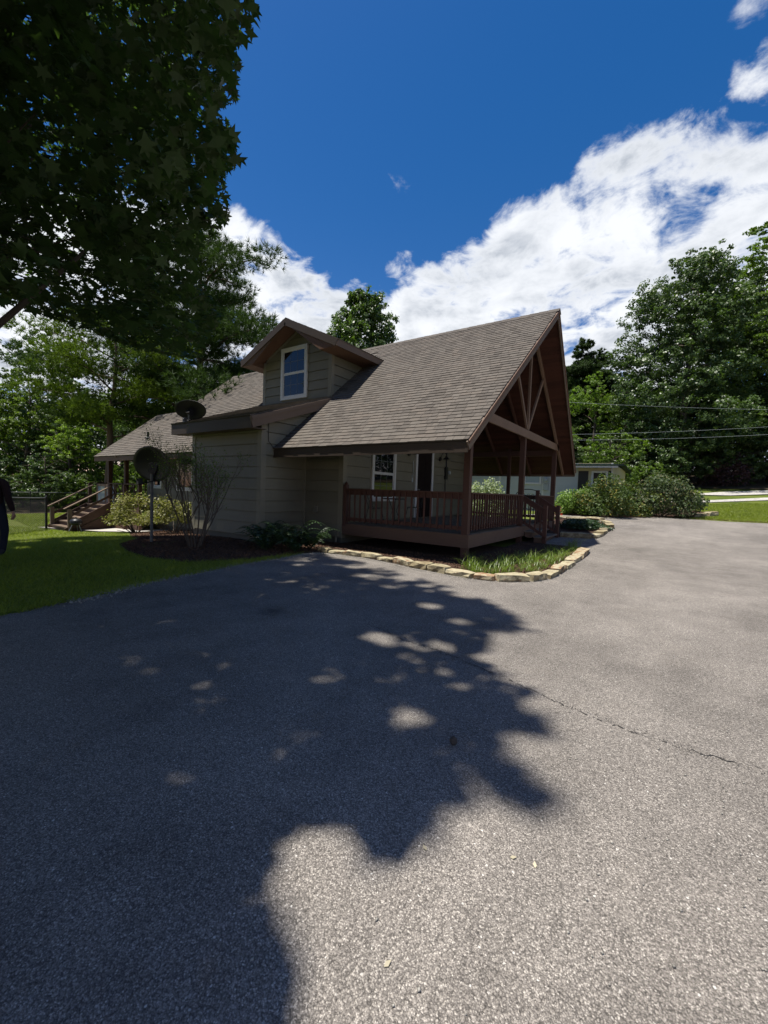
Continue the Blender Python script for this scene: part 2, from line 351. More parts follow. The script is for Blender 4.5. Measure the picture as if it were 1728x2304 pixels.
mt['gravel'] = speck('pale_gravel', [(0, (.2, .19, .17)), (.5, (.42, .40, .36)), (1, (.65, .62, .58))], 26)
mt['concrete'] = speck('concrete_pad', [(0, (.36, .34, .30)), (1, (.5, .47, .42))], 60, .85, .2, .004)
mt['sh_i'] = shinglemat('asphalt_shingle', False); mt['sh_s'] = shinglemat('asphalt_shingle_field', True)
mt['felt'] = paint('roof_deck', (.07, .06, .05), .95, .1)
mt['stone'] = stonemat()
mt['bark'] = paint('tree_bark', (.075, .058, .043), .9, .35, 6, 22, 1., .15, stretch=(2, 2, .5), dirt=.5)
mt['pbark'] = paint('pine_bark', (.11, .075, .052), .9, .35, 6, 22, 1., .15, stretch=(2, 2, .6), dirt=.5)
mt['crack'] = speck('crack_fill', [(0, (.02, .02, .02)), (.6, (.07, .065, .06)), (1, (.25, .23, .2))], 110)
mt['nbsid'] = paint('vinyl_siding', (.42, .44, .42), .5, .03, 2, 60, .05, .02, dirt=.06)
mt['nbcream'] = paint('cream_siding', (.50, .44, .27), .5, .03, 2, 60, .05, .02, dirt=.06)
mt['green'] = paint('green_metal_roof', (.006, .022, .016), .75, .06, 2, 60, .05, .02)
mt['denim'] = paint('dark_denim', (.007, .010, .020), .9, .2, 10, 200, .4)
mt['shirt'] = paint('dark_red_shirt', (.016, .006, .007), .9, .2, 8, 200, .4)
mt['skin'] = paint('skin', (.35, .20, .14), .55, .05, 8, 100, .1)
mt['hair'] = paint('dark_hair', (.015, .01, .008), .6, .2, 20, 200, .5)
L = leafmat
mt['maple'] = L('maple_leaf', (.020, .040, .014), (.052, .088, .026), .38, .5, .4)
mt['l_dark'] = L('leaf_dark', (.028, .052, .015), (.075, .118, .032), .3, .42, .35, .4)
mt['l_mid'] = L('leaf_mid', (.055, .105, .014), (.14, .21, .03), .4)
mt['l_lime'] = L('leaf_lime', (.08, .14, .018), (.19, .26, .04), .42, .5, .35)
mt['l_tulip'] = L('leaf_tulip', (.04, .075, .02), (.09, .14, .035), .35, .4, .5, .45)
mt['needle'] = L('pine_needle', (.018, .038, .011), (.05, .082, .02), .2, .65, .35, .12)
mt['needle2'] = L('pine_needle_bright', (.06, .11, .012), (.16, .22, .03), .3, .6, .35, .12)
mt['shrub_y'] = L('shrub_yellow_leaf', (.07, .08, .022), (.22, .21, .06), .3, .5, 2)
mt['shrub_g'] = L('shrub_green_leaf', (.03, .055, .014), (.09, .14, .028), .25, .55, 1.2, .3, tip=(.24, .19, .035))
mt['shrub_v'] = L('shrub_variegated_leaf', (.14, .20, .09), (.42, .46, .30), .3, .5, 2)
mt['shrub_d'] = L('shrub_dark_leaf', (.03, .055, .02), (.10, .135, .055), .25, .55, 1.5, .3, tip=(.17, .12, .07))
mt['shrub_l'] = L('shrub_lime_leaf', (.08, .15, .03), (.20, .30, .06), .35, .5, 2)
mt['purple'] = L('purple_leaf', (.05, .022, .028), (.12, .06, .06), .3, .5, 1)
mt['fern'] = L('fern_leaf', (.015, .035, .014), (.04, .075, .025), .25, .4, 2, .5)
mt['red'] = L('red_flower', (.4, .03, .015), (.5, .07, .03), .3, .5, 2)
mt['blade'] = L('grass_blade', (.075, .11, .014), (.28, .32, .045), .4, .5, .6)
mt['lirio'] = L('strap_leaf', (.065, .115, .016), (.20, .27, .05), .35, .4, 2, .5)
mt['chip'] = L('bark_chip', (.035, .020, .013), (.13, .075, .048), 0, .9, 3, .2)
mt['dryleaf'] = L('dry_leaf', (.35, .30, .20), (.5, .45, .33), .1, .8, 3, .2)
mt['grit'] = L('dark_grit', (.03, .028, .026), (.14, .13, .12), 0, .9, 3, .2)
mt['pebble'] = L('pebble', (.16, .15, .13), (.42, .40, .35), 0, .9, 3, .2)

# ------------------------------------------------------------------ ground
def grid(xs, ys, f, name, mat):
    X, Y = np.meshgrid(xs, ys); Z = np.vectorize(f)(X, Y)
    V = np.stack([X.ravel(), Y.ravel(), Z.ravel()], 1); nx = len(xs); ny = len(ys)
    i = np.arange((nx-1)*(ny-1)); r = i//(nx-1)*nx + i % (nx-1)
    F = np.stack([r, r+1, r+nx+1, r+nx], 1)
    o = bpy.data.objects.new(name, meshnp(name, V, F, mat, True)); link(o); o['kind'] = 'structure'; return o
xs = sorted(set([-400, -200, -120, -90] + list(np.arange(-70, 40, 1.)) + [45, 60, 90, 150, 300, 500]))
ys = sorted(set([-400, -200, -100, -60, -40] + list(np.arange(-30, 70, 1.)) + [80, 100, 150, 300, 600]))
grid(xs, ys, lambda x, y: g(x, y)-.012, 'lawn', mt['lawn'])
grid(list(np.arange(-75, -27.9, 1.)), list(np.arange(-10, 60, 2.)), lambda x, y: g(x, y)+.0+.05*ss((-x-29)/2)-.004, 'woodland_floor', mt['leaflitter'])
grid(list(np.arange(-26, 40, 2.)), list(np.arange(33, 70, 2.)), lambda x, y: g(x, y)+.06, 'woodland_floor', mt['leaflitter'])
def sheet(name, pts, dz, mat, kind='structure', zf=None):
    mb = MB(); mb.face([(x, y, (zf(x, y) if zf else g(x, y))+dz) for x, y in pts]); o = obj(name, mb, mat); o['kind'] = kind; return o
edgeL = [(-1.9, -40), (-1.95, -12), (-2.0, -9), (-2.08, -7.9), (-2.11, -7.59), (-2.17, -7.18), (-2.25, -6.69), (-2.57, -5.82), (-2.75, -4.85), (-2.91, -3.93), (-2.92, -3.05), (-3.06, -2.1), (-2.9, -1.72)]
jag = []
for (a, b) in zip(edgeL[1:-1], edgeL[2:]):
    for k in range(6):
        t = k/6; jag.append((a[0]+(b[0]-a[0])*t+U(-.03, .03), a[1]+(b[1]-a[1])*t))
stline = [(-2.53, -1.5), (-1.99, -1.42), (-1.36, -1.42), (-.62, -1.66), (-.05, -1.75), (.45, -1.8), (1.01, -1.85), (1.35, -1.7), (1.78, -1.3), (1.98, -.46), (1.97, 1.2), (1.9, 3)]
near = [edgeL[0]]+jag+[edgeL[-1]]+stline+[(28, 3), (28, -40)]
sheet('driveway', near, 0., mt['asphalt'], zf=lambda x, y: 0.)
far = [(1.9, 3), (1.86, 4.3), (.6, 4.35), (.1, 4.4), (.1, 6.3), (.7, 6.2), (1.68, 6.5), (1.7, 8.1), (1.74, 10.1), (1.42, 12.2), (.9, 13.2), (.45, 12.9), (-.8, 12.9), (-4, 12.6), (-9, 12.5), (-9, 15.1),
       (-1.28, 15.6), (.17, 16.2), (1.66, 16.3), (2.86, 16.9), (4.5, 16.86), (6.0, 16.5), (7.43, 16.7), (14, 17.2), (28, 17.6), (28, 3)]
sheet('driveway', far, .002, mt['asphalt'])
sheet('gravel_track', [(3.2, 24.2), (5.5, 25.6), (9, 28.2), (14, 31), (14, 29.5), (9, 26.9), (5.2, 24.4), (3.6, 23.6)], .03, mt['gravel'])
sheet('gravel_track', [(4.5, 28.5), (6.5, 30.5), (9.5, 32.5), (16, 36), (16, 33.5), (9.6, 30.2), (7, 28.6)], .05, mt['gravel'])
for pts, nm in (([(-12.3, -1.75), (-10, -2.75), (-8.3, -3.3), (-7.2, -4.25), (-5.85, -4.65), (-4.7, -4.75), (-3.75, -4.55), (-3.2, -3.5), (-3.12, -2.3), (-2.85, -1.6), (-3.7, -.1), (-5.2, -.1), (-5.2, -1.6), (-8.4, -1.6), (-8.5, 0), (-12.3, 0)], 'mulch_bed'),
                ([(-2.9, -1.55), (-1.99, -1.5), (-.62, -1.7), (.45, -1.85), (1.3, -1.75), (1.8, -1.3), (2., -.46), (2., 1.2), (1.9, 3), (1.8, 4.2), (.7, 4.3), (-.0, 4.4), (-.05, 2.9), (-3.8, 2.9), (-3.7, -.1)], 'mulch_bed'),
                ([(.0, 6.3), (.7, 6.25), (1.66, 6.55), (1.68, 8.1), (1.7, 10.1), (1.4, 12.1), (.9, 13.1), (-.8, 12.8), (-.9, 9.2), (0, 9.2)], 'mulch_bed'),
                ([(-1.5, 14.9), (.2, 15.1), (2, 15.6), (4.4, 18.2), (5.8, 19.8), (5, 21.2), (2, 20.5), (-1.8, 17)], 'mulch_bed')):
    sheet(nm, pts, .012, mt['mulch'])
sheet('patio_slab', [(-18.4, -2.75), (-14.9, -1.75), (-12.6, -1.3), (-12.6, -.2), (-18.4, -.4)], .02, mt['concrete'])
# crack across the asphalt
mb = MB(); cr = [(1.2, -5.2), (1.69, -5.35), (2.19, -5.40), (2.75, -5.54), (3.25, -5.71), (3.69, -5.81), (4.06, -5.82), (4.5, -5.78), (5.2, -5.85), (6.5, -5.7)]
P2 = []
for a, b in zip(cr[:-1], cr[1:]):
    for k in range(14): P2.append((a[0]+(b[0]-a[0])*k/14, a[1]+(b[1]-a[1])*k/14+U(-.016, .016)))
for a, b in zip(P2[:-1], P2[1:]):
    if U(0, 1) < .3: continue
    w1 = U(.001, .007); w2 = U(.001, .007); mb.face([(a[0], a[1]-w1, .004), (b[0], b[1]-w2, .004), (b[0], b[1]+w2, .004), (a[0], a[1]+w1, .004)])
o = obj('driveway_crack', mb, mt['crack']); o['kind'] = 'structure'

# ------------------------------------------------------------------ house
XB, XK, YB, XBL, XP = -5.22, -5.05, -1.62, -8.43, -3.74
WD, OV, ZE, ZR = 8.305, 1.226, 2.585, 6.988
YM = WD/2; KS = (ZR-ZE)/(YM+OV)
def rf(y): return ZE+KS*(y+OV) if y <= YM else ZE+KS*(WD+OV-y)
house = thing('house', 'olive sided one and a half storey house with steep shingled roof, dormer and timber porch', 'house', (-4, 4, 0))
def plank(axis, c, s, u0b, u1b, u0t, u1t, z0, z1, par=house, m=None, nm='siding_plank'):
    lo, hi = .034, .014; z0 += .016
    def P(u, z, d): return (c+s*d, u, z) if axis == 'x' else (u, c+s*d, z)
    mb = MB(); b = [P(u0b, z0, 0), P(u1b, z0, 0), P(u1b, z0, lo), P(u0b, z0, lo)]; t = [P(u0t, z1, 0), P(u1t, z1, 0), P(u1t, z1, hi), P(u0t, z1, hi)]
    if (axis == 'x') == (s > 0): b = b[::-1]; t = t[::-1]
    mb.hexa(b, t); return obj(nm, mb, m or mt['siding'], par)
def siding(axis, c, s, z0, z1, lim, step=.31, first=None, par=house, m=None):
    z = z0; k = 0
    while z < z1-.02:
        zt = min(z1, z+(first if (k == 0 and first) else step)); a = lim(z); b = lim(zt)
        if a and b and a[1]-a[0] > .03 and b[1]-b[0] > -.01:
            plank(axis, c, s, a[0], a[1], b[0], max(b[0]+.002, b[1]), z, zt, par, m)
        z = zt; k += 1
# shed roof over the bump-out
SK = .352; ZS0 = 3.32; YS0 = -2.10; YD = 1.03
def shed(y): return ZS0+SK*(y-YS0)
# solid walls behind the boards
mb = MB()
mb.box(XBL+.02, XB-.02, YB+.02, 1., -.4, 3.35)
mb.face([(XB-.02, YB+.02, 3.3), (XB-.02, YD+.3, 3.3), (XB-.02, YD+.3, shed(YD+.3)-.12), (XB-.02, YB+.02, shed(YB)-.12)])
mb.face([(XBL+.02, YB+.02, 3.3), (XBL+.02, YD+.3, 3.3), (XBL+.02, YD+.3, shed(YD+.3)-.12), (XBL+.02, YB+.02, shed(YB)-.12)])
mb.box(-14.6, XP-.02, .02, WD-.02, .1, 3.5)
for x in (XP-.02, -14.6): mb.face([(x, .02, 3.4), (x, WD-.02, 3.4), (x, YM, ZR-.25)])
obj('wall', mb, mt['siding'], house)
mb = MB(); mb.box(XBL+.01, XB-.01, YB+.01, 0, -.5, .15); mb.box(-14.62, XP-.01, .01, WD-.01, -.9, .15)
obj('foundation', mb, mt['found'], house)
siding('y', YB, -1, .15, 3.3, lambda z: (XBL+.1, XB-.12), .305, .36)
siding('x', XB, 1, .19, 4.2, lambda z: (max(YB+.12, YB+.02+(z-3.28)/SK if z > 3.25 else -9), .0 if z < 3.4 else YD+.2))
siding('y', 0., -1, .19, 3.5, lambda z: (XB+.03, XP-.12))
siding('x', XP, 1, .60, 6.45, lambda z: (max(.12, (z+.25-ZE)/KS-OV), min(WD-.12, WD+OV-(z+.25-ZE)/KS)), .315)
siding('y', 0., -1, -.2, 3.5, lambda z: (-14.55, XBL-.01))
siding('x', -14.62, -1, .19, 3.4, lambda z: (.1, 8.2))
def cboard(x, y, z0, z1, w=.13, sx_=1, sy=-1):
    mb = MB(); e = .034
    xa, xb = sorted((x+sx_*e, x-sx_*w)); mb.box(xa, xb, *sorted((y+sy*e, y)), z0, z1)
    ya, yb = sorted((y, y-sy*w)); xa, xb = sorted((x+sx_*e, x)); mb.box(xa, xb, ya, yb, z0, z1)
    return obj('corner_board', mb, mt['trimc'], house)
cboard(XB, YB, .13, 3.36); cboard(XP, 0, .15, 3.45); cboard(XBL, YB, .13, 3.3, sx_=-1); cboard(-14.62, 0, .15, 3.5, sx_=-1)
mb = MB(); mb.box(XB-.0, XB+.05, -.06, -.002, .2, 3.3); obj('corner_board', mb, mt['trimc'], house)

# roof slabs (deck under the shingles)
def XRK(y): # rake x of the porch gable (slightly prowed ridge)
    t = (y+OV)/(YM+OV) if y <= YM else (WD+OV-y)/(YM+OV)
    return (.508 if y <= YM else .50)+(.797-.508)*t
XG = -14.66; XLO = -16.75; YLO = 1.4
def slab(name, quad, th, mat):   # quad ccw from outside
    p = [Vector(v) for v in quad]; n = (p[1]-p[0]).cross(p[2]-p[0]).normalized()
    mb = MB(); mb.hexa([v-n*th for v in p], p); return obj(name, mb, mat, house)
slab('roof', [(XG, -OV, ZE-.012), (XRK(-OV)-.02, -OV, ZE-.012), (XRK(YM)-.02, YM, ZR-.012), (XG, YM, ZR-.012)], .12, mt['felt'])
slab('roof', [(XRK(WD+OV)-.02, WD+OV, ZE-.012), (XG, WD+OV, ZE-.012), (XG, YM, ZR-.012), (XRK(YM)-.02, YM, ZR-.012)], .12, mt['felt'])
slab('roof', [(XLO, -OV, ZE-.012), (XG, -OV, ZE-.012), (XG, YLO, rf(YLO)-.012), (XLO, YLO, rf(YLO)-.012)], .12, mt['felt'])
slab('roof', [(XG, YLO, rf(YLO)-.02), (XG, 4.6, ZE), (XLO, 4.6, ZE), (XLO, YLO, rf(YLO)-.02)][::-1], .1, mt['felt'])
slab('roof', [(XBL-.42, YS0, ZS0-.012), (XK, YS0, ZS0-.012), (XK, 1.35, shed(1.35)-.012), (XBL-.42, 1.35, shed(1.35)-.012)], .1, mt['felt'])
XDM, ED, ZPK, ZDE, YDO = -6.75, 2.24, 6.967, 5.93, .46
KD = (ZPK-ZDE)/ED
yr = lambda z: (z-ZE)/KS-OV
slab('roof', [(XDM+ED, YDO, ZDE-.012), (XDM+ED, yr(ZDE)+.1, ZDE-.012), (XDM, YM, ZPK-.012), (XDM, YDO, ZPK-.012)], .1, mt['felt'])
slab('roof', [(XDM, YDO, ZPK-.012), (XDM, YM, ZPK-.012), (XDM-ED, yr(ZDE)+.1, ZDE-.012), (XDM-ED, YDO, ZDE-.012)], .1, mt['felt'])

# shingles
SH = []   # (quad ccw bottom-left..., tint, dist)
def field(O, U_, V_, len_v, ulo, uhi, expo=.15, skip=None):
    O = Vector(O); U_ = Vector(U_).normalized(); V_ = Vector(V_).normalized(); n = U_.cross(V_)
    k = 0
    while k*expo < len_v:
        v0 = k*expo; v1 = min(len_v, v0+expo+.02); a = ulo(v0); b = uhi(v0); u = a-U(0, .2); dark = U(-.1, .1)
        while u < b:
            w = U(.14, .30); u0 = max(a, u); u1 = min(b, u+w-.006)
            if u1-u0 > .02 and not (skip and skip(O+U_*(u0+u1)/2+V_*v0)):
                e0 = max(0, ulo(v1)-u0) if u0 <= a+1e-6 else 0; e1 = min(0, uhi(v1)-u1) if u1 >= b-1e-6 else 0
                h = .018+U(0, .006); lo = U(-.006, .006)
                q = [O+U_*u0+V_*(v0+lo)+n*h, O+U_*u1+V_*(v0+lo)+n*h, O+U_*(u1+e1)+V_*v1+n*.005, O+U_*(u0+e0)+V_*v1+n*.005]
                bq = [O+U_*u0+V_*(v0+lo)-n*.004, O+U_*u1+V_*(v0+lo)-n*.004, O+U_*(u1+e1)+V_*v1-n*.008, O+U_*(u0+e0)+V_*v1-n*.008]
                SH.append((bq, q, min(1, max(0.02, U(.05, .95)+dark)), (q[0]-Vector(CAM)).length, v0))
            u += w
        k += 1
LV = math.hypot(YM+OV, ZR-ZE)
def skipmain(p):
    if XBL < p.x < XB-.06 and (p.z < shed(p.y)-.1 or p.y > YD+.1 and p.z < 6.5 and p.x < XB-.1 and p.x > XBL+.1): return True
    return False
field((0, -OV-.03, ZE-.025), (1, 0, 0), (0, YM+OV, ZR-ZE), LV, lambda v: XG if True else 0, lambda v: XRK(-OV+v*(YM+OV)/LV), skip=skipmain)
LL = math.hypot(YLO+OV, rf(YLO)-ZE)
field((0, -OV-.03, ZE-.025), (1, 0, 0), (0, YM+OV, ZR-ZE), LL, lambda v: XLO, lambda v: XG+.0)
field((0, YS0-.03, ZS0-.01), (1, 0, 0), (0, 1, SK), 3.33, lambda v: XBL-.42, lambda v: XK, expo=.15)
field((XDM+ED+.02, 0, ZDE-.01), (0, 1, 0), (-ED, 0, ZPK-ZDE), math.hypot(ED, ZPK-ZDE), lambda v: YDO, lambda v: yr(ZDE)+.1+v*.55)
n_front = len(SH)
field((0, WD+OV+.03, ZE-.025), (-1, 0, 0), (0, -(YM+OV), ZR-ZE), LV, lambda v: -XRK(-OV+v*(YM+OV)/LV), lambda v: -XG)
field((XDM-ED-.02, 0, ZDE-.01), (0, -1, 0), (ED, 0, ZPK-ZDE), math.hypot(ED, ZPK-ZDE), lambda v: -(yr(ZDE)+.1+v*.55), lambda v: -YDO)
order = sorted(range(n_front), key=lambda i: SH[i][3])
single = set(order[:298])
mbs = MB()
for i, s in enumerate(SH):
    if i in single: obj('shingle', MB().hexa(s[0], s[1]), mt['sh_i'], house)
    else: mbs.hexa(s[0], s[1], s[2])
o = obj('shingle_field', mbs, mt['sh_s'], house); o['kind'] = 'stuff'
# ridge caps
mb = MB()
def cap(p, q, dy, dz):
    p = Vector(p); q = Vector(q); n = int((q-p).length/.28); d = (q-p)/n
    for k in range(n):
        a = p+d*k; b = p+d*(k+1.12); h = .03
        for s in (-1, 1):
            e = Vector((dy[0]*s, dy[1]*s, -dz))
            mb.face([a+Vector((0, 0, h)), b+Vector((0, 0, h-.01)), b+e+Vector((0, 0, h-.01)), a+e+Vector((0, 0, h))] if s < 0 else [b+Vector((0, 0, h-.01)), a+Vector((0, 0, h)), a+e+Vector((0, 0, h)), b+e+Vector((0, 0, h-.01))], U(.05, .5))
cap((XG, YM, ZR), (XRK(YM), YM, ZR), (0, .16), .16*KS); cap((XDM, YDO, ZPK), (XDM, YM-.2, ZPK), (.16, 0), .16*KD); cap((XLO, YLO, rf(YLO)), (XG, YLO, rf(YLO)), (0, .14), .14*KS)
o = obj('ridge_cap', mb, mt['sh_s'], house); o['kind'] = 'stuff'

# fascias and rakes
def bar(name, p, q, w, h, mat, par=house, up=(0, 0, 1)): return obj(name, MB().beam(p, q, w, h, up), mat, par)
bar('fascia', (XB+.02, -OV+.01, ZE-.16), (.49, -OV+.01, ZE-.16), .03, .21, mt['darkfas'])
bar('fascia', (XG, WD+OV-.01, ZE-.14), (.48, WD+OV-.01, ZE-.14), .03, .2, mt['fascia'])
bar('fascia', (XLO, -OV+.01, ZE-.13), (XBL-.0, -OV+.01, ZE-.13), .03, .17, mt['soffit'])
for (ya, yb) in ((-OV, YM), (WD+OV, YM)):
    for (off, hh, dx, m) in ((-.13, .22, -.012, 'fascia'), (-.055, .075, .012, 'soffit')):
        a = Vector((XRK(ya)+dx, ya, ZE+off-.01)); b = Vector((XRK(yb)+dx, yb, ZR+off-.01))
        n = Vector((0, -(b.z-a.z), b.y-a.y)); n = n if n.z > 0 else -n
        bar('rake_board', a, b, .028, hh*.85, mt[m], up=n)
# gable end of the main roof at left
bar('rake_board', (XG-.02, -OV, ZE-.12), (XG-.02, YM, ZR-.12), .03, .18, mt['fascia'], up=(0, -.8, 1))
# shed roof trim
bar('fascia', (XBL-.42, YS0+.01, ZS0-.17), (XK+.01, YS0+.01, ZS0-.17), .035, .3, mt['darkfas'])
a = Vector((XK+.014, YS0, ZS0-.175)); b = Vector((XK+.014, 1.2, shed(1.2)-.175)); up = (0, -SK, 1)
bar('rake_board', a, b, .028, .28, mt['fascia'], up=up)
bar('rake_board', a+Vector((.024, 0, .095)), b+Vector((.024, 0, .095)), .02, .09, mt['fascia'], up=up)
mb = MB(); mb.hexa([(XBL-.4, YS0+.03, ZS0-.32), (XK, YS0+.03, ZS0-.32), (XK, YB+.02, ZS0-.30), (XBL-.4, YB+.02, ZS0-.30)], [(XBL-.4, YS0+.03, ZS0-.30), (XK, YS0+.03, ZS0-.30), (XK, YB+.02, ZS0-.28), (XBL-.4, YB+.02, ZS0-.28)])
obj('soffit', mb, mt['fascia'], house)
# dormer
siding('y', YD, -1, shed(YD)-.02, ZPK-.1, lambda z: (XBL+.1, XB-.1) if z < ZDE+.05 else ((XDM-(ZPK-.03-z)/KD+.05, XDM+(ZPK-.03-z)/KD-.05) if (ZPK-.03-z)/KD > .1 else (XDM-.02, XDM+.02)), .30)
siding('x', XB, 1, 4.2, 5.85, lambda z: (YD+.1, yr(z)+.15), .31)
mb = MB(); mb.box(XBL+.02, XB-.02, YD+.02, YD+.3, 4.2, ZDE-.1)
mb.hexa([(XBL+.02, YD+.02, ZDE-.1), (XB-.02, YD+.02, ZDE-.1), (XB-.02, YD+.3, ZDE-.1), (XBL+.02, YD+.3, ZDE-.1)], [(XDM-.05, YD+.02, ZPK-.2), (XDM+.05, YD+.02, ZPK-.2), (XDM+.05, YD+.3, ZPK-.2), (XDM-.05, YD+.3, ZPK-.2)])
mb.face([(XB-.02, YD+.02, 4.), (XB-.02, 3.4, 4.), (XB-.02, 3.4, 5.95), (XB-.02, YD+.02, 5.95)]); mb.face([(XBL+.02, YD+.02, 4.), (XBL+.02, 3.4, 4.), (XBL+.02, 3.4, 5.95), (XBL+.02, YD+.02, 5.95)])
obj('wall', mb, mt['siding'], house)
cboard(XB, YD, 4.42, ZDE-.02, .1); cboard(XBL, YD, 4.42, ZDE-.02, .1, sx_=-1)
for s in (-1, 1):
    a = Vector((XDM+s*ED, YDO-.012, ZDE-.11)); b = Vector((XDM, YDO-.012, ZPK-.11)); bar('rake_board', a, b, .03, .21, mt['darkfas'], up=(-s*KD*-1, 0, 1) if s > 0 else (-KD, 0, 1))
    xe = XDM+s*(ED-.01); bar('fascia', (xe, YDO-.02, ZDE-.105), (xe, yr(ZDE)+.05, ZDE-.105), .03, .19, mt['fascia'])
    mb = MB(); xi = XB+.01 if s > 0 else XBL-.01
    mb.face([(xe, YDO, ZDE-.2), (xi, YDO, ZDE-.2), (xi, yr(ZDE)-.2, ZDE-.2), (xe, yr(ZDE)-.2, ZDE-.2)])
    mb.face([(xe, YDO, ZDE-.2), (XDM, YDO, ZPK-.16), (XDM, YD, ZPK-.16), (xi, YD, ZDE-.02), (xi, YD, ZDE-.2), (xi, YDO+.02, ZDE-.2)])
    obj('soffit', mb, mt['soffit'], house)
# frieze along the dormer gable
for s in (-1, 1): bar('frieze_board', (XDM+s*(ED-.75), YD-.035, ZDE+.06+.0), (XDM, YD-.035, ZPK-.25), .02, .07, mt['trimc'], up=(s*KD, 0, 1))

# windows
def window(axis, c, s, u0, u1, z0, z1, par=house, cols=3, glass='glass', tw=.10, mat='white', grid_=True, proud=.078, step=0):
    def B(mb, a, b, za, zb, d0, d1):
        a, b = sorted((a, b)); d = sorted((c+s*d0, c+s*d1))
        return mb.box(d[0], d[1], a, b, za, zb) if axis == 'x' else mb.box(a, b, d[0], d[1], za, zb)
    mb = MB(); B(mb, u0, u0+tw, z0, z1, 0, proud); B(mb, u1-tw, u1, z0, z1, 0, proud); B(mb, u0+tw, u1-tw, z1-tw, z1, 0, proud); B(mb, u0+tw, u1-tw, z0, z0+tw, 0, proud)
    fr = obj('window', mb, mt[mat], par)
    zm = (z0+z1)/2; e = .04; ia, ib = u0+tw, u1-tw
    for (za, zb, dd) in ((zm, z1-tw, .048), (z0+tw, zm, .040)):
        mb = MB(); B(mb, ia, ia+e, za, zb, 0, dd+.012); B(mb, ib-e, ib, za, zb, 0, dd+.012); B(mb, ia+e, ib-e, zb-e, zb, 0, dd+.010); B(mb, ia+e, ib-e, za, za+e, 0, dd+.011)
        obj('sash', mb, mt[mat], fr)
        mb = MB(); B(mb, ia+e, ib-e, za+e, zb-e, 0, dd); obj('pane', mb, mt[glass], fr)
        if grid_:
            mb = MB(); w = .008
            for k in range(1, cols): uu = ia+e+(ib-ia-2*e)*k/cols; B(mb, uu-w, uu+w, za+e, zb-e, dd-.002, dd+.004)
            zc = (za+zb)/2; B(mb, ia+e, ib-e, zc-w, zc+w, dd-.002, dd+.005); obj('muntin', mb, mt['blind'], fr)
    return fr
window('y', YD, -1, -7.49, -6.24, 4.50, 6.24)
window('x', XP, 1, 1.28, 2.58, 1.18, 2.93)
window('y', 0, -1, -12.25, -11.1, 1.25, 3.0, cols=2)
window('y', 0, -1, -14.15, -13.4, 1.3, 2.7, cols=2)
# door with casing
mb = MB(); mb.box(XP, XP+.075, 3.86, 3.98, .6, 3.18); mb.box(XP, XP+.075, 5.04, 5.17, .6, 3.18); mb.box(XP, XP+.075, 3.98, 5.04, 3.05, 3.18)
obj('door_casing', mb, mt['white'], house)
mb = MB(); mb.box(XP, XP+.045, 3.98, 5.04, .6, 3.05)
for a, b in ((4.08, 4.45), (4.57, 4.94)):
    for z0, z1 in ((.75, 1.3), (1.45, 2.1), (2.25, 2.9)): mb.box(XP+.045, XP+.052, a, b, z0, z1)
dr = obj('door', mb, mt['door'], house); obj('handle', MB().tube([(XP+.045, 4.04, 1.6), (XP+.1, 4.04, 1.6), (XP+.1, 4.12, 1.6)], .018), mt['galv'], dr)
# gooseneck lamps
def lamp(y, z):
    ex = MB().lathe([(0, -.02), (.085, -.02), (.085, .02), (0, .02)], (XP+.045, y, z), 14, Matrix.Rotation(rad(90), 3, 'Y'))
    r = obj('wall_lamp', ex, mt['black'], house)
    pts = [(XP+.05, y, z)]+[(XP+.05+.12*(1-math.cos(t)), y, z+.24*math.sin(t)) for t in np.linspace(.3, 2.6, 8)]
    pts = [(p[0]+.02, p[1]+.03*i/8, p[2]) for i, p in enumerate(pts)]
    obj('arm', MB().tube(pts, .012, 6), mt['black'], r); e = pts[-1]
    obj('shade', MB().lathe([(.02, .0), (.035, -.01), (.05, -.05), (.14, -.13), (.145, -.135), (.13, -.13), (.04, -.06)], e, 16), mt['black'], r)
lamp(3.41, 2.82); lamp(5.72, 2.82)
# conduit, breaker box and round meter beside the door
mb = MB(); mb.box(XP, XP+.09, 6.16, 6.36, 2.05, 2.55); mb.tube([(XP+.05, 6.26, 2.55), (XP+.05, 6.26, 4.2)], .025, 8); mb.tube([(XP+.05, 6.26, .62), (XP+.05, 6.28, 1.2), (XP+.04, 6.22, 2.05)], .02, 8)
obj('conduit', mb, mt['black'], house)
mb = MB().lathe([(0, .07), (.05, .07), (.075, .05), (.08, 0), (0, 0)], (XP+.03, 6.55, 2.33), 14, Matrix.Rotation(rad(90), 3, 'Y')); obj('round_meter', mb, mt['grey'], house)
mb = MB(); mb.tube([(XP+.06, 3.68, 2.6), (XP+.06, 3.68, 2.0)], .012, 6); mb.box(XP, XP+.04, 3.66, 3.74, 1.85, 2.1); obj('doorbell', mb, mt['grey'], house)
mb = MB(); mb.hexa([(-4.78, -.11, .82), (-4.62, -.11, .82), (-4.62, -.02, .82), (-4.78, -.02, .82)], [(-4.76, -.05, 1.0), (-4.64, -.05, 1.0), (-4.64, -.02, 1.0), (-4.76, -.02, 1.0)]); obj('dryer_vent', mb, mt['trimc'], house)
mb = MB(); mb.box(-3.95, -3.77, -.13, -.04, .2, .36); mb.tube([(-3.86, -.09, .2), (-3.86, -.09, .05), (-3.84, -.14, -.03)], .028, 8); obj('downpipe', mb, mt['trimc'], house)
mb = MB(); mb.tube([(XB+.035, YB+.2, 3.25), (XB+.035, YB+.2, 2.75), (XB+.04, YB+.33, 2.62), (XB+.05, -OV-.03, 2.6)], .008, 5); obj('cable', mb, mt['black'], house)
